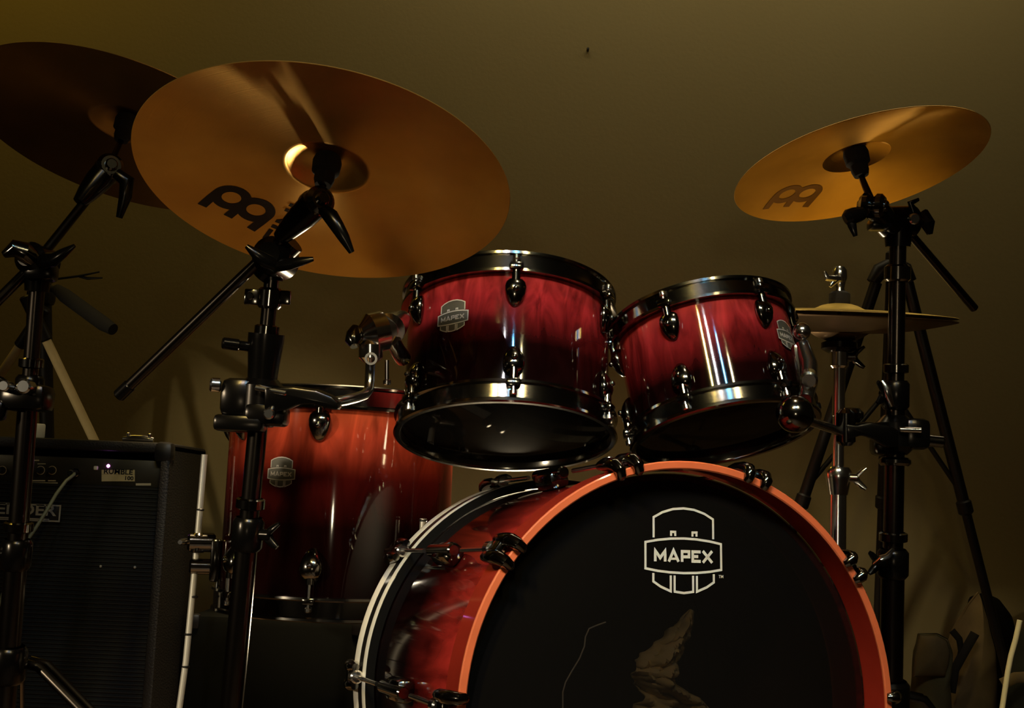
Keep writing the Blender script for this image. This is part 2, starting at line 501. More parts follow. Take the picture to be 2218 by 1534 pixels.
# ten-inch tom
T2 = thing('rack_tom', 'smaller red rack tom leaning left, right above the bass drum', 'drum',
           drum_mx((.312, 1.73, .6559), (-.1757, .274, .9455)), 'rack toms')
make_drum(T2, .127, .1913, 6, R_(-32), .030, M['tom_burst_small'], .027, .98, R_(48), .046, .110)
# floor tom
ftb, ftt = P(721, 1324, 2.165), P(748, 852, 2.165)
FT = thing('floor_tom', 'deep red floor tom standing on chrome legs left of the bass drum', 'drum', at_base((ftb.x, ftb.y, ftb.z)))
FTH = ftt.z-ftb.z
make_drum(FT, .2032, FTH, 8, R_(-3), .040, M['floor_burst'], .040, 1.25, R_(-21), .052, .62*FTH)
fc = Vector((ftb.x, ftb.y, 0))
def floor_leg(px_top, px_mid, px_low, d, visible=True):
    pass
for az in (R_(-77), R_(43), R_(163)):
    q = lambda r, z: fc + polar(r, az, z)
    mb = MB()
    zb = ftb.z+.085
    top, bot = ftb.z+(.270 if az < -1 else .175), .012
    mb.tube([q(.244, top), q(.246, zb), q(.250, .25), q(.262, bot+.05), q(.268, bot)], .0055, 14)
    lg = part('leg', mb, M['steel'], FT)
    for z in (ftb.z+.172, ftb.z+.02, ftb.z-.045, .24):
        rb = MB(); rb.lathe([(.0057, -.002), (.0068, -.001), (.0068, .001), (.0057, .002)], 14, mat4(q(.244 if z > ftb.z else .2495, z), (0, 0, 1)), True)
        part('ring_groove', rb, M['black'], lg)
    fb = MB(); fb.lathe([(.0001, -.012), (.017, -.012), (.018, -.006), (.012, .012), (.007, .03), (.0001, .03)], 18, Matrix.Translation(q(.268, .012)))
    part('rubber_foot', fb, M['rubber'], lg)
    bb = MB()
    mz = Matrix.Rotation(az, 3, 'Z')
    bb.box(q(.212, zb), (.042, .018, .075), mz, .3)
    bb.cyl(q(.214, zb+.030), q(.262, zb+.030), .017, 18)
    bb.cyl(q(.214, zb-.012), q(.256, zb-.012), .014, 18)
    bb.cyl(q(.244, zb+.012), q(.244, zb+.046), .014, 16)
    bk = part('leg_bracket', bb, M['black_nickel'], FT)
    kb = MB(); t = mz @ Vector((1, 0, 0))
    for s in (-1, 1): kb.tube([q(.262, zb+.030), q(.270, zb+.030)+t*(s*.012), q(.274, zb+.030)+t*(s*.026)], [.006, .006, .004], 10)
    part('wing_screw', kb, M['chrome'], bk)

# ---------------------------------------------------------------- bass drum
by, bt = .3756, -.058
bax = Vector((-math.sin(by), math.cos(by), bt)).normalized()       # front to back
BC = Vector((.229, 1.456, .316))
BM = mat4(BC, -bax, (0, 0, 1))
zc = -bax; yc = (Vector((0, 0, 1))-zc*zc.z).normalized(); xc = yc.cross(zc)
BM = Matrix((xc, yc, zc)).transposed().to_4x4(); BM.translation = BC
BD = thing('bass_drum', 'large red bass drum with black front head and white emblem', 'drum', BM)
RB, LB = .279, .452
mb = MB(); mb.lathe([(RB, -.412), (RB, -.042), (RB-.008, -.042), (RB-.008, -.412)], 128, closed=True)
sh = part('shell', mb, M['bass_burst'], BD, False)
mb = MB(); mb.lathe([(RB-.0085, -.410), (RB-.0085, -.044)], 96)
part('shell_lining', mb, M['inside'], sh, False)
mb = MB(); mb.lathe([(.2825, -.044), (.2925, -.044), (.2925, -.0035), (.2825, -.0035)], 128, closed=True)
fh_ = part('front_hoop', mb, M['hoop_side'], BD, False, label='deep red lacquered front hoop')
mb = MB(); mb.lathe([(.2825, -.0034), (.2926, -.0034), (.2926, -.0015), (.2910, 0), (.2840, 0), (.2825, -.0015)], 128, closed=True)
part('hoop_edge', mb, M['hoop_red'], fh_, False, label='orange red front edge of the hoop')
mb = MB(); mb.lathe([(.2805, -LB), (.2925, -LB), (.2925, -LB+.070), (.2805, -LB+.070)], 128, closed=True)
rhp = part('rear_hoop', mb, M['hoop_black'], BD, False, label='black rear hoop with two pale metal stripes')
for z0_, wd_ in ((-LB+.002, .027), (-LB+.049, .018)):
    mb = MB(); mb.lathe([(.2926, z0_), (.2931, z0_+.002), (.2931, z0_+wd_-.002), (.2926, z0_+wd_)], 128)
    part('inlay_stripe', mb, M['inlay'], rhp, False)
mb = MB(); mb.lathe([(.0001, -.036), (.150, -.036), (.274, -.036), (.280, -.040)], 128)
hd = part('front_head', mb, M['head_bass'], BD, False, label='smoked black front head')
mb = MB(); mb.lathe([(.0001, -LB+.036), (.150, -LB+.036), (.280, -LB+.038)], 96)
part('batter_head', mb, M['head_batter'], BD, False)
# emblem on the head
lc = BM.inverted() @ ray_plane(1481, 1193, BM @ Vector((0, 0, -.035)), zc)
em = MB(); emblem(em, .1085, lambda x, y: Vector((lc.x+x, lc.y+y, -.0350)))
eo = part('printed_emblem', em, M['print'], hd, False, label='white printed shield emblem with lettering')
tm = text_mesh('TM', .0052, lambda x, y: Vector((lc.x+.053+x, lc.y-.031+y, -.0350)), .0001)
part('trademark_print', tm, M['print'], eo, False)
def bpol(r, th, z): return Vector((r*math.cos(th), r*math.sin(th), z))
for i in range(10):
    th = R_(-1+36*i)
    for front in (True, False):
        s = 1 if front else -1
        ze = 0. if front else -LB
        e_r, e_t = Vector((math.cos(th), math.sin(th), 0)), Vector((-math.sin(th), math.cos(th), 0))
        ez = Vector((0, 0, s))
        o = Vector((0, 0, ze))
        mb = MB()
        for k in (-1, 1):       # two rounded fingers hooking over the hoop
            c = o+e_t*(k*.0125)
            mb.tube([c+e_r*.283+ez*.001, c+e_r*.2865+ez*.0035, c+e_r*.293+ez*.004, c+e_r*.2985-ez*.002, c+e_r*.301-ez*.014, c+e_r*.302-ez*.034, c*1+e_r*.3015-ez*.046],
                    [.0050, .0066, .0078, .0086, .0088, .0078, .0055], 12)
        mb.box(o+e_r*.3005-ez*.027, (.013, .030, .030), Matrix((e_r, e_t, Vector((0, 0, 1)))).transposed(), .3)
        cl = part('claw_hook', mb, M['black_nickel'], BD, False)
        rb = MB()
        rb.tube([o+e_r*.3005-ez*.05, o+e_r*.2995-ez*.15], .0032, 10)
        rb.cyl(o+e_r*.3005-ez*.036, o+e_r*.3005-ez*.054, .0095, 14)
        part('tension_rod', rb, M['chrome'], cl, False)
    lb = MB()
    mx = Matrix((e_t, e_r, Vector((0, 0, 1)))).transposed()
    lb.box(bpol(.291, th, -LB/2), (.030, .026, .060), mx, .35)
    lb.cyl(bpol(.2995, th, -LB/2-.046), bpol(.2995, th, -LB/2+.046), .0085, 14)
    part('lug', lb, M['black_nickel'], BD, False)
for sx in (-1, 1):
    sb = MB(); a = R_(-90+sx*52)
    p0 = BM @ bpol(.292, a, -.13)
    foot = Vector((p0.x+sx*.13, p0.y-.05, .012))
    sb.tube([p0, p0.lerp(foot, .5), foot], .008, 12)
    sp_ = part('spur', sb, M['chrome'], BD)
    sb = MB(); sb.ball(foot, .012, 12, 8); part('rubber_tip', sb, M['rubber'], sp_)
    sb = MB(); sb.box(BM @ bpol(.290, a, -.13), (.05, .05, .05), None, .3); part('spur_bracket', sb, M['black_nickel'], BD)

# crumpled cloth and thin cord lying inside, seen through the smoked head
def sheet(cols, rows, fn):
    V = [fn(i/cols, j/rows) for j in range(rows+1) for i in range(cols+1)]
    F = [(j*(cols+1)+i, j*(cols+1)+i+1, (j+1)*(cols+1)+i+1, (j+1)*(cols+1)+i) for j in range(rows) for i in range(cols)]
    return V, F
def hpx(u, v, z): return ray_plane(u, v, BM @ Vector((0, 0, z)), zc)
edgeL = [(1497, 1322), (1470, 1362), (1440, 1402), (1410, 1432), (1390, 1455), (1400, 1480), (1412, 1505), (1405, 1535), (1390, 1590), (1370, 1650)]
edgeR = [(1499, 1324), (1501, 1362), (1496, 1402), (1484, 1440), (1480, 1470), (1496, 1500), (1530, 1520), (1556, 1540), (1590, 1590), (1620, 1650)]
def edge(e, t):
    k = min(int(t*(len(e)-1)), len(e)-2); f = t*(len(e)-1)-k
    return (e[k][0]+(e[k+1][0]-e[k][0])*f, e[k][1]+(e[k+1][1]-e[k][1])*f)
def clothfn(s, t):
    a, b = edge(edgeL, t), edge(edgeR, t)
    p = hpx(a[0]+(b[0]-a[0])*s, a[1]+(b[1]-a[1])*s, -.085)
    w = (noise.noise(Vector((s*3.2, t*9, 1.7)))*.022 + noise.noise(Vector((s*8, t*22, 5.1)))*.014 + abs(noise.noise(Vector((s*5+t*7, t*5-s*3, 9.1))))*.02)*min(1, t*5)
    return p + zc*w - zc*(.03*(2*s-1)**2*min(1, t*5))
V, F = sheet(26, 90, clothfn)
mb = MB(); mb.add(V, F)
cl = solo('crumpled_cloth', mb, M['cloth'], 'crumpled brown cloth inside the bass drum, seen faintly through the black head', 'cloth', ang=60)
sol = cl.modifiers.new('thickness', 'SOLIDIFY'); sol.thickness = .003
mb = MB(); mb.tube([hpx(u, v, -.075) for u, v in [(1312, 1348), (1290, 1356), (1276, 1362), (1268, 1380), (1266, 1400), (1256, 1425), (1238, 1455), (1225, 1478), (1219, 1500), (1219, 1540), (1221, 1600)]], .0009, 8)
solo('thin_cord', mb, M['cord'], 'thin pale cord hanging inside the bass drum behind the black head', 'cord')

# ---------------------------------------------------------------- cymbals
def cym_z(r, R, bell_r, bell_h, bow):
    """height of the cymbal above its rim plane"""
    if r > bell_r:
        t = (r-bell_r)/(R-bell_r); return bow*(1-t**1.7)
    t = r/bell_r
    return bow + bell_h*(1-t**2.6) if t < 1 else bow
def make_cymbal(name, label, c, n, R, mat, bell_r, bell_h, bow, group, xh=(1, 0, 0), thick=.0012, cat='cymbal'):
    mx = mat4(c, n, xh)
    root = thing(name, label, cat, mx, group)
    rr = [.006, .012, .02, .03, .04, .048, bell_r-.003, bell_r, bell_r+.004] + [bell_r+.004+(R-bell_r-.004)*i/14 for i in range(1, 15)]
    top = [(r, cym_z(r, R, bell_r, bell_h, bow)+thick/2) for r in rr]
    bot = [(r, cym_z(r, R, bell_r, bell_h, bow)-thick/2) for r in rr][::-1]
    mb = MB(); mb.lathe(top+[(R+.0005, 0)]+bot, 144, closed=True)
    b = part('bronze_plate', mb, mat, root, False, ang=50)
    return root, b, mx
def on_cymbal(mx, u, v):
    q = mx.inverted() @ ray_plane(u, v, mx.translation, mx.col[2].to_3d())
    return q
def cym_logo(root, mx, geo, c1, c2, mat, txt=None, sgn=1, w=.30):
    """two rings side by side with three outward tails, printed on the underside"""
    R, br, bh, bow = geo
    a, b = on_cymbal(mx, *c1), on_cymbal(mx, *c2)
    mid = (a+b)/2; ex = Vector((b.x-a.x, b.y-a.y)); s = ex.length; ex.normalize()
    ey = Vector((-ex.y, ex.x))
    if ey.dot(Vector((mid.x, mid.y))) < 0: ey = -ey          # ey points out to the rim
    def fn(x, y):
        q = Vector((mid.x, mid.y))+ex*x+ey*y
        return Vector((q.x, q.y, cym_z(q.length, R, br, bh, bow)-.0011))
    mb = MB(); rr = .5*s
    for k in (-.5, .5):
        mb.stroke([(k*s+rr*math.cos(t*PI/16), rr*math.sin(t*PI/16)) for t in range(32)], w*s, fn, True, .02*s)
    mb.stroke([(-.5*s-rr, 0), (-.5*s-rr*1.02, .45*s), (-.5*s-rr*1.0, 1.0*s)], w*s, fn, False, .05*s)
    mb.stroke([(.5*s+rr, 0), (.5*s+rr*1.02, .45*s), (.5*s+rr*1.0, 1.0*s)], w*s, fn, False, .05*s)
    mb.stroke([(0, 0), (0, .95*s)], w*s, fn, False, .05*s)
    part('printed_logo', mb, mat, root, False, label='dark looped maker emblem')
    if txt:
        t0, t1, word = txt
        p, q = on_cymbal(mx, *t0), on_cymbal(mx, *t1)
        d = Vector((q.x-p.x, q.y-p.y)); l = d.length; d.normalize(); e = Vector((d.y, -d.x))*sgn
        def fn2(x, y):
            v = Vector((p.x, p.y))+d*(l/2+x)+e*y
            return Vector((v.x, v.y, cym_z(v.length, R, br, bh, bow)-.0011))
        part('printed_lettering', text_mesh(word, l*.30, fn2, .0008), mat, root, False)

G = 'cymbals on boom stands'
crash_c, crash_n = P(700, 399, 1.464), Vector((.053, .32, .946))
geo = (.2285, .052, .018, .024)
cr, _, cmx = make_cymbal('crash_cymbal', 'largest bronze cymbal, centre left, dark looped emblem on its glowing underside', crash_c, crash_n, .2285, M['brass'], *geo[1:], G)
cym_logo(cr, cmx, geo, (496.5, 449), (549.5, 476.7), M['ink_dark'], ((560, 572), (676, 462), 'MEINL'), 1, .34)
right_c, right_n = P(1862, 366, 1.698), Vector((-.195, .163, .967))
geo = (.178, .048, .014, .019)
rc, _, rmx = make_cymbal('crash_cymbal', 'smaller bronze cymbal tilted up at the right, faint emblem beneath', right_c, right_n, .178, M['brass'], *geo[1:], G)
cym_logo(rc, rmx, geo, (1709, 436), (1753, 436), M['ink_faint'], None, 1, .30)
left_c, left_n = P(265, 295, 1.80), Vector((.128, .24, .963))
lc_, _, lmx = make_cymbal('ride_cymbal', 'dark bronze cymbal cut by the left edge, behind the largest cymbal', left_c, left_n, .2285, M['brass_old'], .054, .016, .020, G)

# ---------------------------------------------------------------- stands
def pole_on(p0, p1):
    """point on the pole line at a given height"""
    return lambda z: p0 + (p1-p0)*((z-p0.z)/(p1.z-p0.z))
def collar(parent, c, ax, r, h, mat, name='collar', wing=None, wl=.035):
    mb = MB(); ax = Vector(ax).normalized()
    mb.lathe([(r*.82, -h/2), (r, -h/2+h*.12), (r, h/2-h*.12), (r*.82, h/2)], 20, mat4(c, ax))
    o = part(name, mb, mat, parent)
    if wing is not None:
        wing_nut(o, c+Vector(wing).normalized()*r, wing, ax, wl)
    return o
def wing_nut(parent, c, d, up, l=.03, mat=None, name='wing_nut', sp=.7):
    d = Vector(d).normalized(); up = Vector(up).normalized()
    mb = MB(); c = Vector(c)
    mb.cyl(c-d*.004, c+d*.012, .0075, 14)
    for s in (-1, 1):
        mb.tube([c+d*.007, c+d*.010+up*(s*l*.35), c+d*(.012+l*sp*.5)+up*(s*l*.75), c+d*(.012+l*sp)+up*(s*l)], [.0065, .0062, .0052, .0032], 10, flat=.6)
    return part(name, mb, mat or M['stand_cast'], parent)
def base_legs(root, c, r, zc_, ang0, mat):
    """folding tripod base: three double-strap legs and their braces"""
    for k in range(3):
        a = ang0+k*2*PI/3; d = Vector((math.cos(a), math.sin(a), 0)); t = Vector((-d.y, d.x, 0))
        hub = Vector((c.x, c.y, zc_)); low = Vector((c.x, c.y, .12))
        foot = Vector((c.x, c.y, .014))+d*r
        mb = MB()
        for s in (-1, 1):
            mb.tube([hub+d*.022+t*(s*.011), hub+d*.05+t*(s*.011)-Vector((0, 0, .004)), foot+t*(s*.006)], .0065, 8, flat=.45)
        lg = part('leg', mb, mat, root)
        fb = MB(); fb.ball(foot, (.016, .016, .014), 14, 8); part('rubber_foot', fb, M['rubber'], lg)
        mid = hub.lerp(foot, .55)
        mb = MB(); mb.tube([low+d*.018, mid], .005, 8, flat=.5); part('brace', mb, mat, root)
def boom_stand(label, p_low, p_top, joints, hub_px, tail, head, cyc, cyn, cyr, group, dark, legang=0.4, legr=.28, hubz=.36, radii=(.0143, .0122, .0095)):
    line = pole_on(p_low, p_top)
    base = line(.0); base.z = 0
    root = thing('cymbal_stand', label, 'stand', at_base(base), group)
    ax = (p_top-p_low).normalized()
    zs = [.08]+[j[0] for j in joints]+[p_top.z]
    names = ['lower_tube', 'middle_tube', 'upper_tube']
    for i in range(len(zs)-1):
        mb = MB(); mb.cyl(line(zs[i]), line(zs[i+1]), radii[i], 20, .05)
        part(names[i], mb, dark, root)
    for (z, wd) in joints:
        i = [j[0] for j in joints].index(z)
        collar(root, line(z)-ax*.004, ax, radii[i]+.0055, .042, M['stand_cast'], 'height_collar', wd, .015)
        collar(root, line(z)+ax*.034, ax, radii[i+1]+.006, .014, M['black_nickel'], 'memory_lock')
    collar(root, line(hubz), ax, radii[0]+.010, .05, M['stand_cast'], 'leg_collar')
    collar(root, line(.12), ax, radii[0]+.007, .035, M['stand_cast'], 'brace_collar')
    base_legs(root, base, legr, hubz, legang, dark)
    return root, line, ax
def tilter(root, c, axis, size, boom_dir, wing_dir, wing_up, wl=.04):
    """toothed cymbal tilter: two round cheeks on a cross pin, a socket for the boom and a wing nut"""
    c = Vector(c); axis = Vector(axis).normalized(); b = Vector(boom_dir).normalized()
    mb = MB()
    mb.cyl(c-axis*size*.95, c-axis*size*.06, size, 24, .2)
    mb.cyl(c+axis*size*.06, c+axis*size*.95, size*.96, 24, .2)
    mb.cyl(c-axis*size*1.15, c+axis*size*1.2, size*.45, 16)
    t = part('tilter', mb, M['black_nickel'], root)
    mb = MB()
    mb.tube([c-b*size*.3, c-b*size*1.3, c-b*size*2.6, c-b*size*3.4], [size*.95, size*.92, size*.7, size*.48], 18)
    part('tilter_socket', mb, M['stand_cast'], t)
    if wing_dir is not None: wing_nut(t, c+axis*size*1.1, wing_dir, wing_up, wl, M['stand_cast'])
    return t
def mount(root, t, c, n, apex, down):
    """threaded rod, sleeve, cup washer, felts and wing nut that hold the cymbal"""
    n = Vector(n).normalized(); top = c+n*(apex+.034)
    mb = MB(); mb.tube([down, c+n*(apex-.05), top], [.0055, .0045, .0035], 12); part('tilter_rod', mb, M['stand'], root)
    mb = MB(); b = c+n*(apex-.002)
    mb.lathe([(.0045, -.042), (.010, -.042), (.0125, -.034), (.0125, -.026), (.017, -.022), (.018, -.008), (.016, -.001), (.0045, -.001)], 24, mat4(b, n), True)
    part('felt_and_sleeve', mb, M['felt'], root)
    mb = MB(); mb.lathe([(.0045, .002), (.015, .002), (.015, .014), (.0045, .014)], 20, mat4(b, n), True)
    part('top_felt', mb, M['felt'], root)
    wing_nut(root, c+n*(apex+.014), n, (1, .2, 0), .016, M['stand_cast'], 'top_wing_nut')

GS = 'boom cymbal stands'
# --- crash stand, left of centre
D = 1.50
lowp, topp = P(527, 1260, D), P(590, 590, D)
zc1 = P(575, 775, D).z
zc2 = P(540, 1150, D).z
cs, line, ax = boom_stand('dark boom stand carrying the largest cymbal, in front of the floor tom', lowp, topp, [(zc2, (1, -.3, 0)), (zc1, None)], None, None, None, None, None, None, GS, M['stand'], legang=.9, legr=.30, hubz=.25)
mb = MB(); q = line(zc1+.012); mb.cyl(q+Vector((-.012, 0, 0)), q+Vector((-.034, -.012, .001)), .0062, 14); mb.cyl(q+Vector((-.030, -.010, .001)), q+Vector((-.050, -.018, .002)), .0075, 14)
part('clamp_bolt', mb, M['stand_cast'], cs)
mb = MB(); mb.lathe([(.013, -.048), (.017, -.048), (.0195, -.01), (.0225, .022), (.0225, .030), (.013, .030)], 24, mat4(line(zc1), ax), True)
part('clamp_block', mb, M['stand_cast'], cs)
hub = P(598, 560, D-.01)
head = P(683, 448, 1.455)
bd_ = (head-P(258, 857, D+.03)).normalized()
mb = MB(); mb.cyl(P(258, 857, D+.03), head, .0072, 16, .1)
bo = part('boom_arm', mb, M['stand'], cs)
mb = MB(); e0 = P(258, 857, D+.03); mb.cyl(e0-bd_*.002, e0+bd_*.022, .0085, 16)
part('boom_end_cap', mb, M['stand_cast'], bo)
mb = MB()
mb.cyl(hub+Vector((-.004, -.030, 0)), hub+Vector((.004, .030, 0)), .024, 24, .2)
mb.tube([topp-ax*.01, topp+ax*.012, hub], [.014, .017, .020], 18)
mb.tube([hub-bd_*.030, hub+bd_*.030], .0155, 18)
bt_ = part('boom_tilter', mb, M['stand_cast'], cs)
mb = MB(); c = hub+Vector((.0, -.028, .0))
mb.tube([P(600, 575, D-.035), P(575, 565, D-.045), P(552, 548, D-.05), P(534, 533, D-.05)], [.009, .009, .0065, .003], 12, flat=.7)
mb.tube([P(600, 575, D-.035), P(630, 572, D-.045), P(655, 566, D-.05), P(679, 561, D-.05)], [.009, .008, .006, .003], 12, flat=.7)
part('wing_nut', mb, M['stand_cast'], bt_)
collar(cs, line(P(582, 646, D).z), ax, .0155, .026, M['black_nickel'], 'stop_ring')
mb = MB(); q = line(P(582, 646, D).z); mb.box(q+Vector((-.022, -.004, 0)), (.018, .006, .020), None, .3); mb.cyl(q+Vector((-.023, -.004, 0)), q+Vector((-.023, -.011, 0)), .005, 12)
part('stop_ear', mb, M['black_nickel'], cs)
mb = MB(); mb.box(q+Vector((.020, -.004, .001)), (.014, .006, .018), None, .3); part('stop_ear', mb, M['black_nickel'], cs)
t = tilter(cs, P(685, 440, 1.452), (.5, -.75, .1), .019, bd_, None, None)
mb = MB()
mb.tube([P(700, 452, 1.43), P(716, 468, 1.425), P(730, 490, 1.42), P(745, 515, 1.42), P(762, 547, 1.42)], [.0075, .0095, .0085, .007, .0035], 12, flat=.7)
part('wing_nut', mb, M['stand_cast'], t)
mount(cs, t, crash_c, crash_n, .042, P(687, 432, 1.455))

# --- ride stand at the left edge
D = 1.64
lowp, topp = P(28, 1300, D), P(82, 600, D)
zc1 = P(60, 840, D).z
zc2 = P(38, 1195, D).z
rs, line, ax = boom_stand('dark boom stand at the left edge carrying the dark cymbal', lowp, topp, [(zc2, (-1, -.1, 0)), (zc1, (-1, -.5, 0))], None, None, None, None, None, None, GS, M['stand'], legang=-.22, legr=.42, hubz=P(30, 1440, D).z, radii=(.0150, .0135, .0105))
hub = P(82, 565, D)
e0, head = P(-60, 706, D-.03), P(232, 372, 1.74)
bd_ = (head-e0).normalized()
mb = MB(); mb.cyl(e0, hub, .0075, 16, .1); mb.cyl(hub, P(214, 400, 1.735), .0068, 16, .1)
part('boom_arm', mb, M['stand'], rs)
mb = MB()
mb.cyl(hub+Vector((-.004, -.030, 0)), hub+Vector((.004, .030, 0)), .022, 24, .2)
mb.tube([topp-ax*.02, topp+ax*.012, hub], [.016, .019, .020], 18)
mb.box(P(90, 590, D-.01), (.040, .034, .026), None, .3)
bt_ = part('boom_tilter', mb, M['stand_cast'], rs)
mb = MB(); mb.tube([P(70, 560, D-.03), P(50, 545, D-.05), P(30, 538, D-.055), P(8, 552, D-.055)], [.012, .014, .012, .005], 14, flat=.8)
part('clamp_knob', mb, M['black_nickel'], bt_)
mb = MB(); mb.tube([P(92, 565, D-.03), P(118, 562, D-.045), P(138, 548, D-.05), P(162, 532, D-.05)], [.012, .011, .008, .003], 12, flat=.7)
part('wing_nut', mb, M['stand_cast'], bt_)
t = tilter(rs, P(235, 366, 1.735), (.45, -.8, .1), .020, bd_, None, None)
mb = MB(); mb.tube([P(252, 375, 1.70), P(275, 392, 1.70), P(272, 425, 1.70), P(258, 472, 1.70)], [.008, .011, .009, .0045], 12, flat=.7)
part('wing_nut', mb, M['stand_cast'], t)
mount(rs, t, left_c, left_n, .036, P(240, 356, 1.74))
# clamp with a stub arm on this stand
cl1 = thing('stand_clamp', 'black double clamp gripping the left edge stand above the amplifier', 'clamp', at_base(line(P(45, 860, D).z)), 'clamps on stands')
mb = MB(); c = line(P(45, 862, D).z)
mb.box(c+Vector((0, -.004, 0)), (.062, .052, .036), None, .25); mb.box(c+Vector((-.085, -.02, -.012)), (.13, .030, .028), Matrix.Rotation(R_(8), 3, 'Y'), .3)
b = part('jaw', mb, M['stand_cast'], cl1)
mb = MB(); mb.cyl(c+Vector((.012, -.028, .012)), c+Vector((.012, -.052, .012)), .010, 16); mb.cyl(c+Vector((-.016, -.028, .012)), c+Vector((-.016, -.048, .012)), .008, 16)
part('bolt', mb, M['chrome'], b)

# --- right stand
D = 1.72
lowp, topp = P(1932, 1340, D), P(1945, 520, D)
zc1 = P(1942, 850, D).z
zc2 = P(1936, 1215, D).z
qs, line, ax = boom_stand('dark boom stand at the right carrying the smaller tilted cymbal', lowp, topp, [(zc2, (-1, -.5, 0)), (zc1, (-.8, -.6, 0))], None, None, None, None, None, None, GS, M['stand'], legang=-.06, legr=.27, hubz=P(1932, 1512, 1.72).z, radii=(.0165, .0140, .0118))
hub = P(1948, 480, D)
e0, head = P(2112, 670, D+.10), P(1884, 447, D-.055)
bd_ = (head-e0).normalized()
mb = MB(); mb.cyl(e0, hub, .0066, 16, .2); mb.cyl(hub, head, .0066, 16, .1)
part('boom_arm', mb, M['stand'], qs)
mb = MB()
mb.cyl(hub+Vector((-.034, -.008, -.004)), hub+Vector((.030, .008, .004)), .022, 24, .2)
mb.tube([topp-ax*.01, topp+ax*.012, hub], [.0175, .020, .022], 18)
mb.box(P(1905, 487, D-.03), (.030, .030, .016), None, .3)
bt_ = part('boom_tilter', mb, M['stand_cast'], qs)
mb = MB(); mb.tube([P(1985, 478, D-.01), P(2000, 470, D-.02), P(2010, 485, D-.03), P(2014, 508, D-.03)], [.010, .012, .010, .004], 12, flat=.7)
mb.tube([P(1985, 478, D-.01), P(1980, 455, D-.01), P(1972, 440, D-.01), P(1990, 432, D-.01)], [.008, .007, .006, .003], 12, flat=.7)
part('wing_nut', mb, M['stand_cast'], bt_)
mb = MB(); mb.cyl(P(1976, 475, D-.035), P(1982, 474, D-.045), .008, 16); part('bolt', mb, M['chrome'], bt_)
t = tilter(qs, P(1890, 446, D-.05), (.85, -.45, -.1), .018, bd_, None, None)
mb = MB(); mb.tube([P(1868, 462, D-.07), P(1852, 467, D-.075), P(1838, 472, D-.08), P(1830, 476, D-.08)], [.009, .012, .012, .008], 12)
mb.tube([P(1842, 472, D-.08), P(1846, 490, D-.085), P(1853, 512, D-.085)], [.007, .006, .003], 10, flat=.6)
part('wing_nut', mb, M['stand_cast'], t)
collar(qs, line(P(1943, 592, D).z), ax, .0185, .024, M['black_nickel'], 'stop_ring')
mb = MB(); mb.tube([P(1912, 825, D-.04), P(1922, 842, D-.045), P(1926, 862, D-.045), P(1932, 880, D-.04)], [.003, .0055, .005, .003], 10, flat=.5)
part('wing_bolt', mb, M['chrome'], qs)
mb = MB(); mb.tube([P(1893, 1222, D-.03), P(1908, 1210, D-.04), P(1922, 1205, D-.04), P(1934, 1190, D-.03)], [.003, .0055, .005, .003], 10, flat=.5)
part('wing_bolt', mb, M['chrome'], qs)
mount(qs, t, right_c, right_n, .033, P(1888, 437, D-.05))
QL = line

# ---------------------------------------------------------------- hi-hat
D = 2.05
hb = P(1818, 690, D)
hx, hy = hb.x, hb.y
zt = P(1818, 684, D).z
hn = Vector((.0, -.128, 1))
h1, _, _ = make_cymbal('hi_hat_cymbal', 'upper hi-hat cymbal, bright golden top beside the smaller rack tom', (hx, hy, zt), hn, .192, M['brass_hat'], .044, .012, .009, 'hi-hat pair', thick=.0014)
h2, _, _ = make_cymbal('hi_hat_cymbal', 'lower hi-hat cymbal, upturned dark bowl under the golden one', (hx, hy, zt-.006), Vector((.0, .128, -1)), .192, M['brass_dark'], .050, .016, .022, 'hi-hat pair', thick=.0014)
HH = thing('hi_hat_stand', 'chrome hi-hat stand behind the bass drum at the right', 'stand', at_base((hx, hy, 0)))
def hz(v): return P(1818, v, D).z
def hp(v): return Vector((hx, hy, hz(v)))
mb = MB(); mb.tube([hp(1200), hp(592)], .0035, 12); part('pull_rod', mb, M['chrome'], HH)
mb = MB(); mb.lathe([(.004, 0), (.017, 0), (.018, .006), (.018, .022), (.013, .026), (.004, .026)], 20, Matrix.Translation(hp(664)), True)
part('clutch_felt', mb, M['felt'], HH)
mb = MB(); mb.lathe([(.004, 0), (.010, 0), (.011, .006), (.008, .012), (.010, .024), (.0125, .03), (.0125, .044), (.009, .05), (.004, .05)], 20, Matrix.Translation(hp(640)), True)
ck = part('clutch', mb, M['chrome'], HH)
mb = MB(); c = hp(606)
mb.tube([c+Vector((-.004, -.012, 0)), c+Vector((-.016, -.022, -.002)), c+Vector((-.028, -.024, -.001)), c+Vector((-.033, -.024, .010))], [.006, .0065, .0055, .003], 12, flat=.7)
mb.tube([c+Vector((-.010, -.018, 0)), c+Vector((-.018, -.022, -.010)), c+Vector((-.022, -.022, -.016))], [.006, .005, .003], 12, flat=.7)
part('wing_bolt', mb, M['chrome'], ck)
mb = MB(); mb.lathe([(.004, 0), (.020, 0), (.030, .006), (.030, .016), (.016, .022), (.004, .022)], 24, Matrix.Translation(hp(765)), True)
part('cymbal_seat', mb, M['stand_cast'], HH)
mb = MB(); mb.cyl(hp(800), hp(748), .0155, 20); sk = part('seat_collar', mb, M['chrome'], HH)
wing_nut(sk, hp(775)+Vector((.016, -.006, 0)), (1, -.3, 0), (0, 0, 1), .018, M['black_nickel'])
mb = MB(); mb.cyl(hp(905), hp(795), .0105, 20, .05); part('upper_tube', mb, M['chrome'], HH)
mb = MB(); mb.cyl(hp(1035), hp(900), .0095, 20, .05); part('middle_tube', mb, M['chrome'], HH)
mb = MB(); mb.lathe([(.012, -.026), (.016, -.026), (.021, .0), (.023, .012), (.019, .020), (.012, .022)], 24, Matrix.Translation(hp(1040)), True)
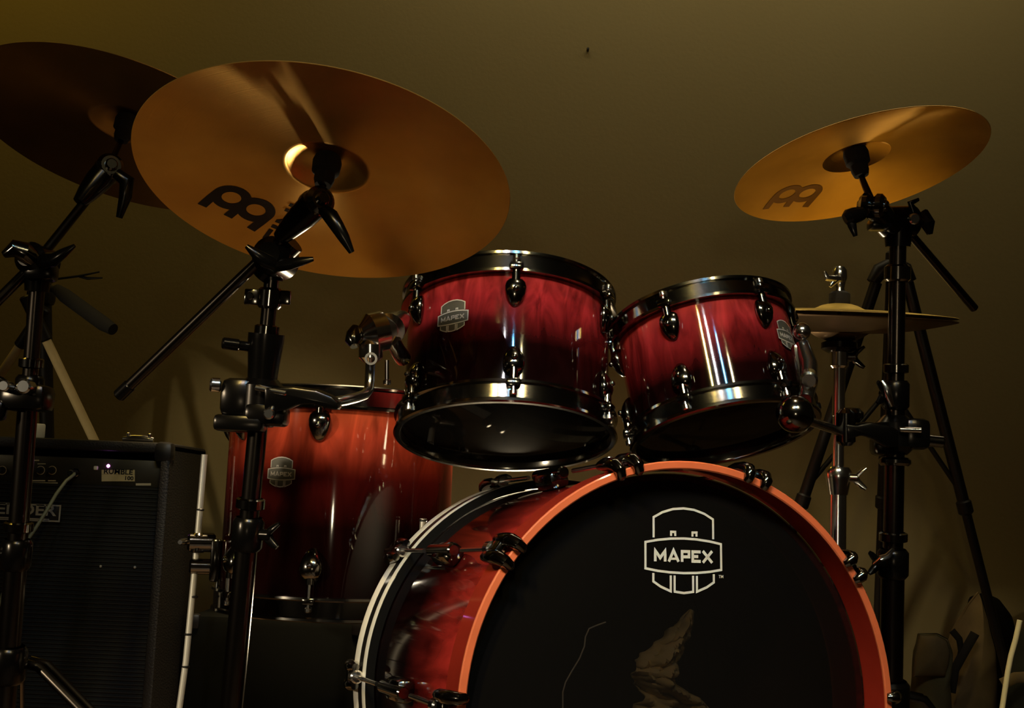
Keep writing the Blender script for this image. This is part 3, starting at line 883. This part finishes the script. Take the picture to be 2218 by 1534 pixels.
ck = part('height_collar', mb, M['chrome'], HH)
wing_nut(ck, hp(1036)+Vector((.02, -.008, 0)), (1, -.4, 0), (0, 0, 1), .018, M['chrome'])
mb = MB(); mb.cyl(Vector((hx, hy, .10)), hp(1035), .0142, 20, .05); part('lower_tube', mb, M['chrome'], HH)
collar(HH, Vector((hx, hy, .30)), (0, 0, 1), .024, .05, M['black_nickel'], 'leg_collar')
for k in range(3):
    a = -.2+k*2*PI/3; d = Vector((math.cos(a), math.sin(a), 0))
    mb = MB(); mb.tube([Vector((hx, hy, .30))+d*.022, Vector((hx, hy, .012))+d*.26], .008, 10, flat=.5)
    lg = part('leg', mb, M['chrome'], HH)
    mb = MB(); mb.ball(Vector((hx, hy, .013))+d*.26, .013, 12, 8); part('rubber_foot', mb, M['rubber'], lg)
mb = MB(); mb.box((hx, hy-.13, .03), (.09, .26, .012), Matrix.Rotation(R_(-6), 3, 'X'), .3)
mb.box((hx, hy, .05), (.05, .05, .10), None, .2)
part('pedal', mb, M['stand_cast'], HH)

# ---------------------------------------------------------------- tom arms clamped to the stands
def oriented(z, x): return frame(z, x)
# arm from the crash stand to the larger tom
A1 = thing('tom_arm', 'dark wavy clamp arm with bright bent rod holding the larger rack tom', 'clamp', at_base(P(560, 880, 1.5)), 'clamps on stands')
D = 1.49
ol = [(578, 838), (640, 838), (690, 845), (722, 858), (738, 872), (736, 888), (715, 884), (680, 874), (650, 876), (625, 888), (600, 893), (578, 888)]
c0 = P(655, 865, D-.012)
def plate(ol, d, th, mbx):
    c0 = P(ol[0][0], ol[0][1], d)
    pts = [((P(u, v, d)-c0).dot(RT), (P(u, v, d)-c0).dot(UP)) for u, v in ol]
    mx = Matrix((RT, UP, -FW)).transposed().to_4x4(); mx.translation = c0
    mbx.prism(pts[::-1], th, mx, .0035)
mb = MB(); plate(ol, D-.012, .034, mb)
pl = part('arm_plate', mb, M['stand_cast'], A1)
lcrash = pole_on(P(527, 1260, 1.5), P(590, 590, 1.5))
pc = lcrash(P(560, 862, 1.5).z)
mb = MB()
mb.cyl(pc-Vector((0, 0, .036)), pc+Vector((0, 0, .026)), .029, 24, .2)
mb.box(pc+Vector((-.026, -.004, -.002)), (.040, .046, .048), None, .25)
mb.box(pc+Vector((.012, -.010, -.022)), (.050, .044, .026), None, .25)
mb.box(pc+Vector((-.02, -.012, -.034)), (.060, .040, .020), None, .25)
part('pole_jaw', mb, M['stand_cast'], A1)
mb = MB(); q = pc+Vector((.0, -.033, .010))
mb.cyl(q, q+Vector((.040, -.006, -.006)), .0042, 12); part('clamp_bolt', mb, M['chrome'], A1)
mb = MB(); mb.cyl(pc+Vector((-.045, -.022, .012)), pc+Vector((-.058, -.026, .012)), .009, 14); part('clamp_bolt', mb, M['chrome'], A1)
mb = MB(); mb.cyl(pc+Vector((.02, -.034, -.022)), pc+Vector((.02, -.044, -.022)), .007, 14); part('clamp_bolt', mb, M['chrome'], A1)
mb = MB()
r1 = [P(718, 872, 1.51), P(745, 868, 1.53), P(770, 862, 1.57), P(790, 855, 1.60), P(799, 843, 1.61), P(801, 825, 1.615), P(802, 790, 1.62), P(804, 740, 1.62)]
mb.tube(r1, .0068, 16); part('bent_rod', mb, M['chrome'], A1, label='bright chrome bent rod')
# bracket on the larger tom's left side: belongs to the tom
mb = MB()
mb.cyl(P(778, 728, 1.62), P(852, 712, 1.645), .0275, 28, .35)
mb.tube([P(845, 712, 1.64), P(858, 702, 1.66), P(872, 690, 1.69)], [.022, .018, .012], 16)
mb.tube([P(850, 735, 1.64), P(862, 760, 1.66), P(872, 775, 1.70)], [.010, .011, .012], 12)
mb.cyl(P(803, 785, 1.62), P(803, 735, 1.62), .0165, 20, .2)
bk = part('mount_bracket', mb, M['chrome'], T1, label='chrome mounting bracket with wing bolt')
mb = MB(); mb.tube([P(780, 728, 1.615), P(768, 728, 1.61)], .006, 12)
mb.tube([P(768, 750, 1.60), P(765, 738, 1.605), P(767, 724, 1.61), P(771, 708, 1.615)], [.006, .011, .011, .006], 14)
part('wing_bolt', mb, M['black_nickel'], bk)
mb = MB()
mb.lathe([(.0055, -.003), (.0085, -.003), (.0085, .003), (.0055, .003)], 18, mat4(P(804, 777, 1.597), -FW), True)
part('hinge_pin', mb, M['chrome'], bk)
mb = MB(); mb.tube([P(838, 780, 1.64), P(838, 828, 1.64)], .003, 10); mb.cyl(P(838, 822, 1.64), P(838, 834, 1.64), .0055, 12)
part('key_rod', mb, M['chrome'], bk)

# arm from the right stand to the smaller tom
A2 = thing('tom_arm', 'dark clamp arm with chrome ball joint holding the smaller rack tom', 'clamp', at_base(P(1940, 940, 1.70)), 'clamps on stands')
D = 1.70
mb = MB(); plate([(1826, 918), (1850, 920), (1880, 914), (1915, 920), (1940, 930), (1940, 968), (1910, 968), (1885, 950), (1860, 942), (1830, 952)], D-.02, .032, mb)
part('arm_plate', mb, M['stand_cast'], A2)
pc = QL(P(1940, 940, 1.72).z)
mb = MB(); mb.cyl(pc-Vector((0, 0, .030)), pc+Vector((0, 0, .026)), .028, 24, .2)
mb.box(pc+Vector((.026, -.006, 0)), (.036, .044, .044), None, .25)
mb.box(pc+Vector((-.020, -.014, -.014)), (.034, .040, .038), None, .25)
part('pole_jaw', mb, M['stand_cast'], A2)
mb = MB(); mb.cyl(pc+Vector((.040, -.01, -.008)), pc+Vector((.066, -.012, -.010)), .0085, 14); part('clamp_bolt', mb, M['black_nickel'], A2)
mb = MB(); mb.cyl(pc+Vector((-.004, -.032, .004)), pc+Vector((.026, -.036, .004)), .004, 12); part('clamp_bolt', mb, M['chrome'], A2)
mb = MB()
mb.cyl(pc+Vector((.0, .0, -.046)), pc+Vector((0, 0, -.034)), .0225, 20)
part('clamp_ring', mb, M['black_nickel'], A2)
mb = MB(); mb.cyl(P(1832, 965, D-.02), P(1832, 886, D-.02), .0135, 20, .2); mb.cyl(P(1845, 915, D-.01), P(1845, 884, D-.01), .0165, 18, .2)
part('end_grip', mb, M['black_nickel'], A2)
mb = MB(); mb.tube([P(1828, 940, D-.02), P(1800, 928, D-.04), P(1770, 918, D-.09), P(1745, 910, 1.585)], .0065, 14)
part('bent_rod', mb, M['chrome'], A2)
mb = MB(); mb.ball(P(1722, 897, 1.575), .025, 28, 18)
mb.cyl(P(1748, 910, 1.585), P(1736, 904, 1.580), .012, 16)
part('ball_joint', mb, M['black_nickel'], A2)
mb = MB()
mb.box(P(1740, 800, 1.66), (.022, .020, .075), Matrix.Rotation(R_(-12), 3, 'Y'), .35)
mb.tube([P(1738, 745, 1.66), P(1752, 790, 1.64), P(1752, 830, 1.62), P(1745, 865, 1.60)], [.010, .012, .012, .010], 14)
mb.ball(P(1737, 718, 1.655), .0125, 16, 10); mb.cyl(P(1752, 815, 1.61), P(1752, 825, 1.59), .012, 16)
part('mount_bracket', mb, M['chrome'], T2, label='chrome mounting bracket on the right side')

# ---------------------------------------------------------------- amplifier
ax1 = P(372, 960, 2.30); AZ = ax1.z
AR, AF, AD, AW = ax1.x, ax1.y, .27, .585
AMP = thing('bass_amplifier', 'black combo amplifier with slotted grille and control panel at lower left', 'amplifier', at_base((AR-AW/2, AF+AD/2, 0)))
mb = MB()
t = .020
cxx, cyy = AR-AW/2, AF+AD/2
mb.box((cxx, cyy, AZ-t/2), (AW, AD, t), None, .3); mb.box((cxx, cyy, t/2+.012), (AW, AD, t), None, .3)
mb.box((AR-t/2, cyy, AZ/2+.006), (t, AD, AZ-.012), None, .3); mb.box((AR-AW+t/2, cyy, AZ/2+.006), (t, AD, AZ-.012), None, .3)
mb.box((cxx, AF+AD-.01, AZ/2+.006), (AW-.01, .018, AZ-.02), None, .2)
part('cabinet', mb, M['tolex'], AMP)
zp1, zp0 = P(200, 992, 2.31).z, P(200, 1052, 2.31).z
mb = MB(); mb.box((cxx, AF+.030, (zp0+zp1)/2), (AW-2*t, .012, zp1-zp0), None, .2)
pn = part('control_panel', mb, M['panel'], AMP)
pf = AF+.0235
def on_front(u, v, y):
    d = FW + RT*((u-1109)/FPX) + UP*((767-v)/FPX); return CAM + d*(y/d.y)
for u in (-170, -135, -100, -65, -30, 5, 62, 88, 113):
    q = on_front(u, 1019, pf)
    mb = MB(); mb.lathe([(.0001, .014), (.0045, .014), (.0055, .011), (.0065, 0), (.0001, 0)], 18, mat4(q, (0, -1, 0)))
    kn = part('knob', mb, M['black'], pn)
    mb = MB(); mb.lathe([(.0072, .0006), (.0086, .0006)], 22, mat4(q, (0, -1, 0)))
    part('dial_ring', mb, M['knob_rim'], kn)
def strip(mb, u0_, u1_, v0_, v1_, y):
    a, b, c, d = [on_front(u, v, y) for u, v in ((u0_, v0_), (u1_, v0_), (u1_, v1_), (u0_, v1_))]
    mb.add([a, b, c, d], [(0, 1, 2, 3)])
mb = MB()
for u0_, u1_, v0_, v1_ in ((56, 98, 1040, 1043), (104, 121, 1040, 1043), (56, 125, 1045, 1048), (-20, 14, 1043, 1046), (58, 71, 1004, 1006), (81, 99, 1004, 1006), (69, 85, 996, 999), (294, 327, 1047, 1052)):
    strip(mb, u0_, u1_, v0_, v1_, pf-.0008)
part('panel_marking', mb, M['knob_rim'], pn)
mb = MB(); strip(mb, 220, 292, 1028, 1043, pf-.0010); strip(mb, 220, 292, 1018, 1027.6, pf-.0010)
np_ = part('name_plate', mb, M['plate_cream'], pn, label='cream model name plate')
qa = on_front(256, 1022.5, pf-.0016)
part('plate_lettering', text_mesh('RUMBLE', .0135, lambda x, y: Vector((qa.x+x*1.15, qa.y, qa.z+y)), .0003), M['black'], np_)
qb = on_front(279, 1036.5, pf-.0016)
part('plate_lettering', text_mesh('100', .0105, lambda x, y: Vector((qb.x+x*1.15, qb.y, qb.z+y)), .0003), M['black'], np_)
mb = MB(); mb.ball(on_front(234.5, 1009.5, pf), .0032, 12, 8); part('pilot_light', mb, M['led'], pn, label='glowing purple pilot light')
mb = MB(); mb.box(on_front(208, 1014, pf), (.008, .008, .008), None, .25); part('switch', mb, M['cream'], pn)
mb = MB(); mb.cyl(on_front(166, 1024, pf), on_front(166, 1024, pf)+Vector((0, -.008, 0)), .008, 16); part('input_jack', mb, M['black_nickel'], pn)
# grille: a board with pressed horizontal slots
mb = MB()
gx0, gx1 = AR-AW+t, AR-t
zz = t+.014; gf = AF+.022
V = []; n = 0
zs = []
while zz < zp0-.004:
    zs += [(zz, .0), (zz+.0022, -.0030), (zz+.0046, -.0030), (zz+.0066, 0.)]; zz += .0078
V = [(x, gf+dy, z) for z, dy in zs for x in (gx0, gx1)]
mb.add(V, [(2*i, 2*i+1, 2*i+3, 2*i+2) for i in range(len(zs)-1)])
gr = part('grille', mb, M['grille'], AMP, ang=20)
for u, v in ((218, 1227), (292, 1229)):
    mb = MB(); mb.ball(on_front(u, v, gf-.003), .0028, 10, 6); part('grille_screw', mb, M['badge_silver'], gr)
# maker's badge on the grille
a_, b_ = on_front(-50, 1086, gf-.006), on_front(131, 1132, gf-.006)
mb = MB(); mb.box((a_+b_)/2, (b_.x-a_.x, .004, a_.z-b_.z), None, .2)
bg = part('maker_badge', mb, M['black'], AMP, label='black badge with pale frame and lettering')
mid = (a_+b_)/2; fw, fh = (b_.x-a_.x)/2-.002, (a_.z-b_.z)/2-.002
mb = MB(); mb.stroke([(-fw, -fh), (fw, -fh), (fw, fh), (-fw, fh)], .0030, lambda x, y: Vector((mid.x+x, mid.y-.0026, mid.z+y)), True)
part('badge_frame', mb, M['badge_silver'], bg)
part('badge_lettering', text_mesh('FENDER', .030, lambda x, y: Vector((mid.x+.006+x*1.22, mid.y-.0026, mid.z+.004+y*.95)), .0006), M['badge_silver'], bg)
mb = MB(); mb.stroke([(-.06, -.0125), (.0605, -.0125)], .0035, lambda x, y: Vector((mid.x+x, mid.y-.0026, mid.z+y)))
part('badge_underline', mb, M['badge_silver'], bg)
for sx in (0, 1):
    for z_ in (AZ-.018, .03):
        mb = MB(); mb.box((AR-.016 if sx else AR-AW+.016, AF+.014, z_), (.036, .034, .040), None, .3)
        part('corner_cap', mb, M['black'], AMP)
for sx in (-1, 1):
    for sy in (-1, 1):
        mb = MB(); mb.cyl((cxx+sx*.24, cyy+sy*.10, 0), (cxx+sx*.24, cyy+sy*.10, .016), .016, 14); part('foot', mb, M['rubber'], AMP)
# guitar lead plugged into the amplifier
j = on_front(166, 1024, pf)
mb = MB()
pts = [j+Vector((0, -.012, 0)), on_front(160, 1029, AF-.02), on_front(143, 1042, AF-.045), on_front(122, 1070, AF-.07), on_front(100, 1108, AF-.09), on_front(78, 1143, AF-.10), on_front(58, 1172, AF-.11), on_front(30, 1225, AF-.12), on_front(-10, 1330, AF-.13)]
lowq = pts[-1]
pts += [Vector((lowq.x-.03, lowq.y-.02, .25)), Vector((lowq.x-.05, lowq.y-.04, .05)), Vector((lowq.x-.10, lowq.y-.08, .005)), Vector((lowq.x-.35, lowq.y-.1, .005))]
mb.tube(pts, .0032, 10)
gc = solo('guitar_cable', mb, M['cable'], 'grey green lead plugged into the amplifier panel and drooping left', 'cable')
mb = MB(); mb.cyl(j, j+Vector((0, -.034, -.002)), .0065, 14)
pg = bpy.data.objects.new('plug', mb.mesh('plug', M['black'])); COL.objects.link(pg); pg.parent = gc
# small things on the amplifier
q = P(79, 940, 2.36)
mb = MB(); mb.box((q.x, q.y, AZ+.0145), (.030, .028, .029), Matrix.Rotation(R_(24), 3, 'Z'), .12)
solo('small_box', mb, M['cream'], 'small cream cube standing on the amplifier near the left stand', 'box')
q = P(300, 946, 2.36)
cb = thing('metal_clip', 'small shiny metal clip lying on top of the amplifier', 'clip', at_base((q.x, q.y, AZ)))
mb = MB(); mb.tube([Vector((q.x-.030, q.y, AZ+.006)), Vector((q.x-.01, q.y-.002, AZ+.009)), Vector((q.x+.012, q.y-.002, AZ+.009)), Vector((q.x+.030, q.y, AZ+.007))], [.005, .007, .007, .005], 12, flat=.8)
part('bar', mb, M['chrome'], cb)
for s in (-.020, .022):
    mb = MB(); mb.cyl((q.x+s, q.y, AZ+.010), (q.x+s, q.y, AZ+.019), .0045, 12); part('knob', mb, M['chrome'], cb)

# dark box added to fill the black area below the floor tom
q0, q1 = P(424, 1326, 2.50), P(800, 1326, 2.50)
cw, ch_ = q1.x-q0.x, q0.z
EC = thing('equipment_case', 'dark box added behind the floor tom, between amplifier and bass drum', 'case', at_base(((q0.x+q1.x)/2, 2.56, 0)))
mb = MB(); mb.box(((q0.x+q1.x)/2, 2.56, ch_/2+.004), (cw, .16, ch_), None, .12); part('body', mb, M['case_black'], EC)
for xx in (q0.x+.012, q1.x-.012):
    mb = MB(); mb.box((xx, 2.487, ch_-.012), (.030, .020, .030), None, .3); part('corner_cap', mb, M['black'], EC)

# ---------------------------------------------------------------- photo tripods by the wall
def straight(a, b, z): return a+(b-a)*((z-a.z)/(b.z-a.z))
D = 2.80
TR = thing('camera_tripod', 'black tripod with pan handle and champagne legs behind the amplifier', 'tripod', at_base((P(100, 950, D).x, P(100, 950, D).y, 0)), 'camera tripods')
mb = MB(); ctop, cbot = P(96, 640, D), P(102, 960, D)
mb.cyl(straight(ctop, cbot, .42), ctop, .016, 16); part('centre_column', mb, M['tripod'], TR)
mb = MB(); mb.box(P(92, 640, D), (.055, .05, .05), None, .3); mb.cyl(P(90, 690, D), P(92, 600, D), .020, 16)
sp_ = part('head', mb, M['tripod'], TR)
mb = MB(); mb.tube([P(95, 622, D-.03), P(125, 628, D-.06)], .008, 12); mb.tube([P(122, 626, D-.06), P(140, 640, D-.075), P(225, 702, D-.15), P(245, 714, D-.165)], [.012, .0165, .0165, .013], 16)
part('pan_handle', mb, M['foam'], sp_)
mb = MB(); mb.tube([P(110, 606, D-.03), P(170, 598, D-.05), P(215, 589, D-.06)], [.003, .003, .002], 8); mb.tube([P(172, 599, D-.05), P(190, 603, D-.05), P(222, 602, D-.055)], [.003, .004, .002], 8, flat=.5)
part('lock_lever', mb, M['tripod'], sp_)
for (a, b, dd, dt) in (((96, 728), (192, 955), -.06, .16), ((48, 742), (-12, 822), -.02, .05), ((70, 720), (60, 950), .05, .22)):
    p0, p1 = P(a[0], a[1], D+dd), P(b[0], b[1], D+dd+.0)
    p1 = Vector((p1.x, min(p1.y+dt*.3, 2.93), p1.z))
    f_ = straight(p0, p1, .014)
    f_.y = min(f_.y, 2.98); f_.y = max(f_.y, AF+AD+.05)
    mb = MB(); mb.cyl(p0, f_, .0105, 14, .1); lg = part('leg', mb, M['gold_leg'] if dd < .03 else M['tripod'], TR)
    mb = MB(); mb.cyl(p0+(p0-f_).normalized()*.10, p0+(f_-p0).normalized()*.012, .0145, 14); part('leg_clamp', mb, M['tripod'], lg)
    mb = MB(); mb.ball(f_, .014, 12, 8); part('rubber_foot', mb, M['rubber'], lg)
D = 2.62
T3 = thing('camera_tripod', 'tall plain black tripod with braced legs behind the right cymbal stand', 'tripod', at_base((P(1928, 1000, D).x, P(1928, 1000, D).y, 0)), 'camera tripods')
mb = MB(); mb.cyl(P(1925, 1000, D), P(1932, 590, D), .013, 16); part('centre_column', mb, M['tripod'], T3)
mb = MB(); mb.tube([P(1890, 612, D), P(1905, 588, D), P(1935, 575, D), P(1960, 585, D), P(1972, 610, D)], [.014, .018, .022, .018, .014], 14)
mb.cyl(P(1934, 580, D), P(1936, 545, D), .017, 16); part('shoulder', mb, M['tripod'], T3)
for (a, b, y2) in (((1898, 612), (1740, 1080), 2.45), ((1966, 612), (2128, 1250), 2.50), ((1932, 600), (1945, 1000), 2.96)):
    p0 = P(a[0], a[1], D); p1 = P(b[0], b[1], D)
    f_ = straight(p0, p1, .014); f_.y = y2 if y2 > 2.9 else f_.y
    mb = MB(); mb.tube([p0, p0.lerp(f_, .46), p0.lerp(f_, .462), f_], [.0128, .0128, .0105, .0095], 14); lg = part('leg', mb, M['tripod'], T3)
    for k in (.46, .86):
        mb = MB(); q = p0.lerp(f_, k); d = (f_-p0).normalized(); mb.cyl(q-d*.016, q+d*.016, .0165, 14); part('leg_clamp', mb, M['tripod'], lg)
    mb = MB(); mb.ball(f_, .013, 12, 8); part('rubber_foot', mb, M['rubber'], lg)
    mb = MB(); mb.tube([P(1928, 840, D), p0.lerp(f_, .43)], .0055, 10); part('brace', mb, M['tripod'], T3)
mb = MB(); mb.cyl(P(1928, 860, D), P(1928, 825, D), .020, 16); part('brace_collar', mb, M['tripod'], T3)

# ---------------------------------------------------------------- soft bags at the right
def pillow(outline, d, th, seed, down=True, wr=.010):
    """soft upright form: outline inflated to a rounded, creased body"""
    pts = [P(u, v, d) for u, v in outline]
    c = sum(pts, Vector())/len(pts)
    bmx = MB(); V, F = [], []
    n = len(pts); K = 8
    dirn = Vector((0, 1, 0))
    fine = []
    for i in range(n):
        a, b = pts[i], pts[(i+1) % n]
        for k in range(5): fine.append(a.lerp(b, k/5))
    n = len(fine)
    for side in (-1, 1):
        for k in range(K+1):
            f = math.cos(k/K*PI/2); 
            for p in fine:
                q = c+(p-c)*(1-(1-math.sin(k/K*PI/2+1e-6)))if False else c+(p-c)*f
                hgt = th*math.sin(k/K*PI/2)
                w = noise.noise(q*9+Vector((seed, 0, 0)))*wr+noise.noise(q*26+Vector((seed, 3, 0)))*wr*.35
                V.append(q+dirn*(side*(hgt+w)))
    for s in range(2):
        o = s*(K+1)*n
        for k in range(K):
            for i in range(n):
                j = (i+1) % n
                F.append((o+k*n+i, o+k*n+j, o+(k+1)*n+j, o+(k+1)*n+i))
    # seam strip joining both halves
    for i in range(n):
        j = (i+1) % n; F.append((i, (K+1)*n+i, (K+1)*n+j, j))
    bmx.add(V, F); return bmx
def fl(u, d): # pixel row where the floor is met
    lo, hi = 1200., 2600.
    for _ in range(40):
        md = (lo+hi)/2
        if P(u, md, d).z > 0.02: lo = md
        else: hi = md
    return lo
D = 2.40; fb = fl(2060, D)
BG = thing('canvas_bag', 'tall brown canvas bag leaning under the right tripod', 'bag', at_base((P(2060, 1400, D).x, P(2060, 1400, D).y, 0)))
mb = pillow([(2118, 1283), (2132, 1330), (2146, 1400), (2152, 1470), (2154, 1560), (2156, fb), (1985, fb), (1990, 1560), (2030, 1470), (2052, 1420), (2070, 1360), (2096, 1310)], D, .07, 1.)
part('body', mb, M['canvas'], BG, ang=60)
mb = MB(); mb.tube([P(2062, 1366, D-.08), P(2078, 1385, D-.085), P(2082, 1410, D-.085), P(2076, 1440, D-.085)], .007, 10, flat=.4); mb.tube([P(2112, 1372, D-.085), P(2090, 1410, D-.09), P(2068, 1450, D-.09), P(2060, 1500, D-.09)], .009, 10, flat=.4)
part('strap', mb, M['bag_black'], BG)
PB = thing('canvas_pouch', 'squat olive pouch with rounded flap beside the brown bag', 'pouch', at_base((P(2020, 1420, D-.12).x, P(2020, 1420, D-.12).y, 0)))
D2 = D-.13; fp = fl(2020, D2)
mb = pillow([(1990, 1372), (2030, 1372), (2052, 1384), (2062, 1410), (2058, 1440), (2050, 1470), (2056, 1540), (2060, fp), (1972, fp), (1974, 1540), (1976, 1470), (1980, 1410)], D2, .045, 7.)
part('body', mb, M['canvas_dark'], PB, ang=60)
mb = pillow([(1992, 1376), (2030, 1376), (2050, 1388), (2058, 1412), (2054, 1440), (2046, 1466), (1978, 1466), (1982, 1420)], D2-.045, .014, 8., wr=.004)
part('flap', mb, M['canvas'], PB, ang=60)
D3 = 2.84; fq = fl(2160, D3)
mb = pillow([(2105, 1292), (2130, 1284), (2160, 1296), (2182, 1325), (2190, 1365), (2190, 1430), (2194, 1540), (2198, fq), (2085, fq), (2090, 1540), (2092, 1400)], D3, .09, 3.)
solo('black_backpack', mb, M['bag_black'], 'black round-topped backpack behind the brown canvas bag', 'backpack', ang=60)
CS = thing('equipment_case', 'dark rounded equipment case at the lower right edge', 'case', at_base((P(2260, 1450, 2.2).x, P(2260, 1450, 2.2).y, 0)))
D4 = 2.25; fr_ = fl(2250, D4)
mb = pillow([(2212, 1372), (2240, 1340), (2300, 1330), (2360, 1340), (2370, fr_), (2176, fr_), (2178, 1560), (2186, 1450)], D4, .06, 5., wr=.004)
part('body', mb, M['case'], CS, ang=60)
mb = MB(); mb.tube([P(2170, 1482, D4-.066), P(2200, 1468, D4-.07), P(2240, 1466, D4-.072), P(2300, 1470, D4-.07)], .010, 10, flat=.4)
part('band', mb, M['canvas'], CS)
D5 = 2.10; bf_ = fl(2130, D5)
mb = MB(); mb.tube([P(2209, 1344, D5), P(2200, 1385, D5), P(2190, 1420, D5), P(2183, 1455, D5), P(2176, 1500, D5), P(2170, 1540, D5), P(2158, 1640, D5), P(2148, 1760, D5), P(2140, bf_, D5)], .0046, 12)
solo('bent_rod', mb, M['rod_cream'], 'slim cream bent rod leaning at the lower right edge', 'rod')

# ---------------------------------------------------------------- room
WY = 3.10
mb = MB(); mb.box((0, WY+.05, 1.6), (9, .1, 3.4), None, 0)
solo('wall_back', mb, M['wall'], kind='structure')
mb = MB(); mb.box((0, -1.0, -.05), (9, 8.4, .1), None, 0)
solo('floor', mb, M['floor'], kind='structure')

q = P(1273, 110, 1.0); d = (q-CAM); q = CAM+d*((WY-.001)/d.y)
mb = MB(); mb.cyl(q+Vector((0, .01, 0)), q+Vector((0, -.012, .002)), .0035, 12)
solo('nail', mb, M['black'], 'tiny dark nail high in the bare wall', 'nail')

# ---------------------------------------------------------------- light
def lamp(name, kind, loc, power, col, size=.05, target=None, spot=None, blend=.5, size_y=None):
    l = bpy.data.lights.new(name, kind); l.energy = power; l.color = col
    if kind == 'AREA':
        l.size = size
        if size_y: l.shape = 'RECTANGLE'; l.size_y = size_y
    else: l.shadow_soft_size = size
    if kind == 'SPOT': l.spot_size = R_(spot or 60); l.spot_blend = blend
    o = bpy.data.objects.new(name, l); COL.objects.link(o); o.location = loc
    if target is not None:
        o.rotation_euler = (Vector(target)-Vector(loc)).to_track_quat('-Z', 'Y').to_euler()
    return o
LY, LZ = -.45, 2.21
tgt = (0.05, 1.55, .38)
for x, pw, c in ((-.54, 26, (1, .78, .22)), (-.20, 24, (1, .93, .95)), (.22, 15, (.15, .55, 1)), (.64, 18, (1, .84, .42))):
    l = lamp('stage_lamp', 'AREA', (x, LY, LZ), pw*.070, c, .05, tgt, size_y=.34)
    l.data.spread = R_(42)
lamp('ceiling_wash', 'AREA', (.55, 2.62, 2.55), 6.6, (1, .86, .55), 2.0, (.55, 3.1, 1.3), size_y=.15)
lamp('ceiling_wash', 'AREA', (-1.5, 2.55, 2.5), 2.6, (1, .66, .08), .8, (-1.5, 3.1, 1.3), size_y=.15)
lamp('room_lamp', 'SPOT', (-.15, -1.6, .45), 17, (1, .84, .56), .05, (.40, 3.1, 1.62), 42, 1.)
lamp('side_lamp', 'SPOT', (-2.3, -.3, 1.05), 140, (1, .86, .62), .08, (-.42, 1.72, .34), 21, .6)
lamp('side_lamp', 'SPOT', (-2.6, .2, 1.45), 75, (1, .84, .56), .06, (-1.0, 2.5, .79), 11, .7)  # unseen spot added to brighten the tripod legs and small box
lamp('rim_fill_spot', 'SPOT', (.35, 1.25, 2.95), 95, (1, .84, .50), .06, (.45, 1.92, .85), 34, .5)  # added spot without a known fitting, brightens cymbal rims and hi-hat top
lamp('cymbal_fill', 'SPOT', (.02, 2.72, .28), 160, (1, .80, .50), .08, (-.35, 1.40, 1.0), 50, .6)  # unseen fill added to brighten the largest cymbal's underside
lamp('floor_bounce_fill', 'SPOT', (-.35, 2.25, 2.9), 470, (1, .74, .40), .08, (-.35, 2.10, 0), 23, .6)  # unseen spot added so floor bounce lifts the largest cymbal's underside
lamp('cymbal_fill', 'SPOT', (.16, 2.72, .28), 24, (1, .80, .50), .07, (.47, 1.60, 1.07), 22, .6)  # second added fill, for the underside of the smaller right cymbal
w = bpy.data.worlds.new('dim_room'); S.world = w; w.use_nodes = True
w.node_tree.nodes['Background'].inputs['Color'].default_value = (.9, .62, .32, 1)
w.node_tree.nodes['Background'].inputs['Strength'].default_value = .006

S.view_settings.view_transform = 'Standard'
S.view_settings.look = 'None'
S.view_settings.exposure = 0
S.cycles.max_bounces = 8
S.cycles.sample_clamp_indirect = 4
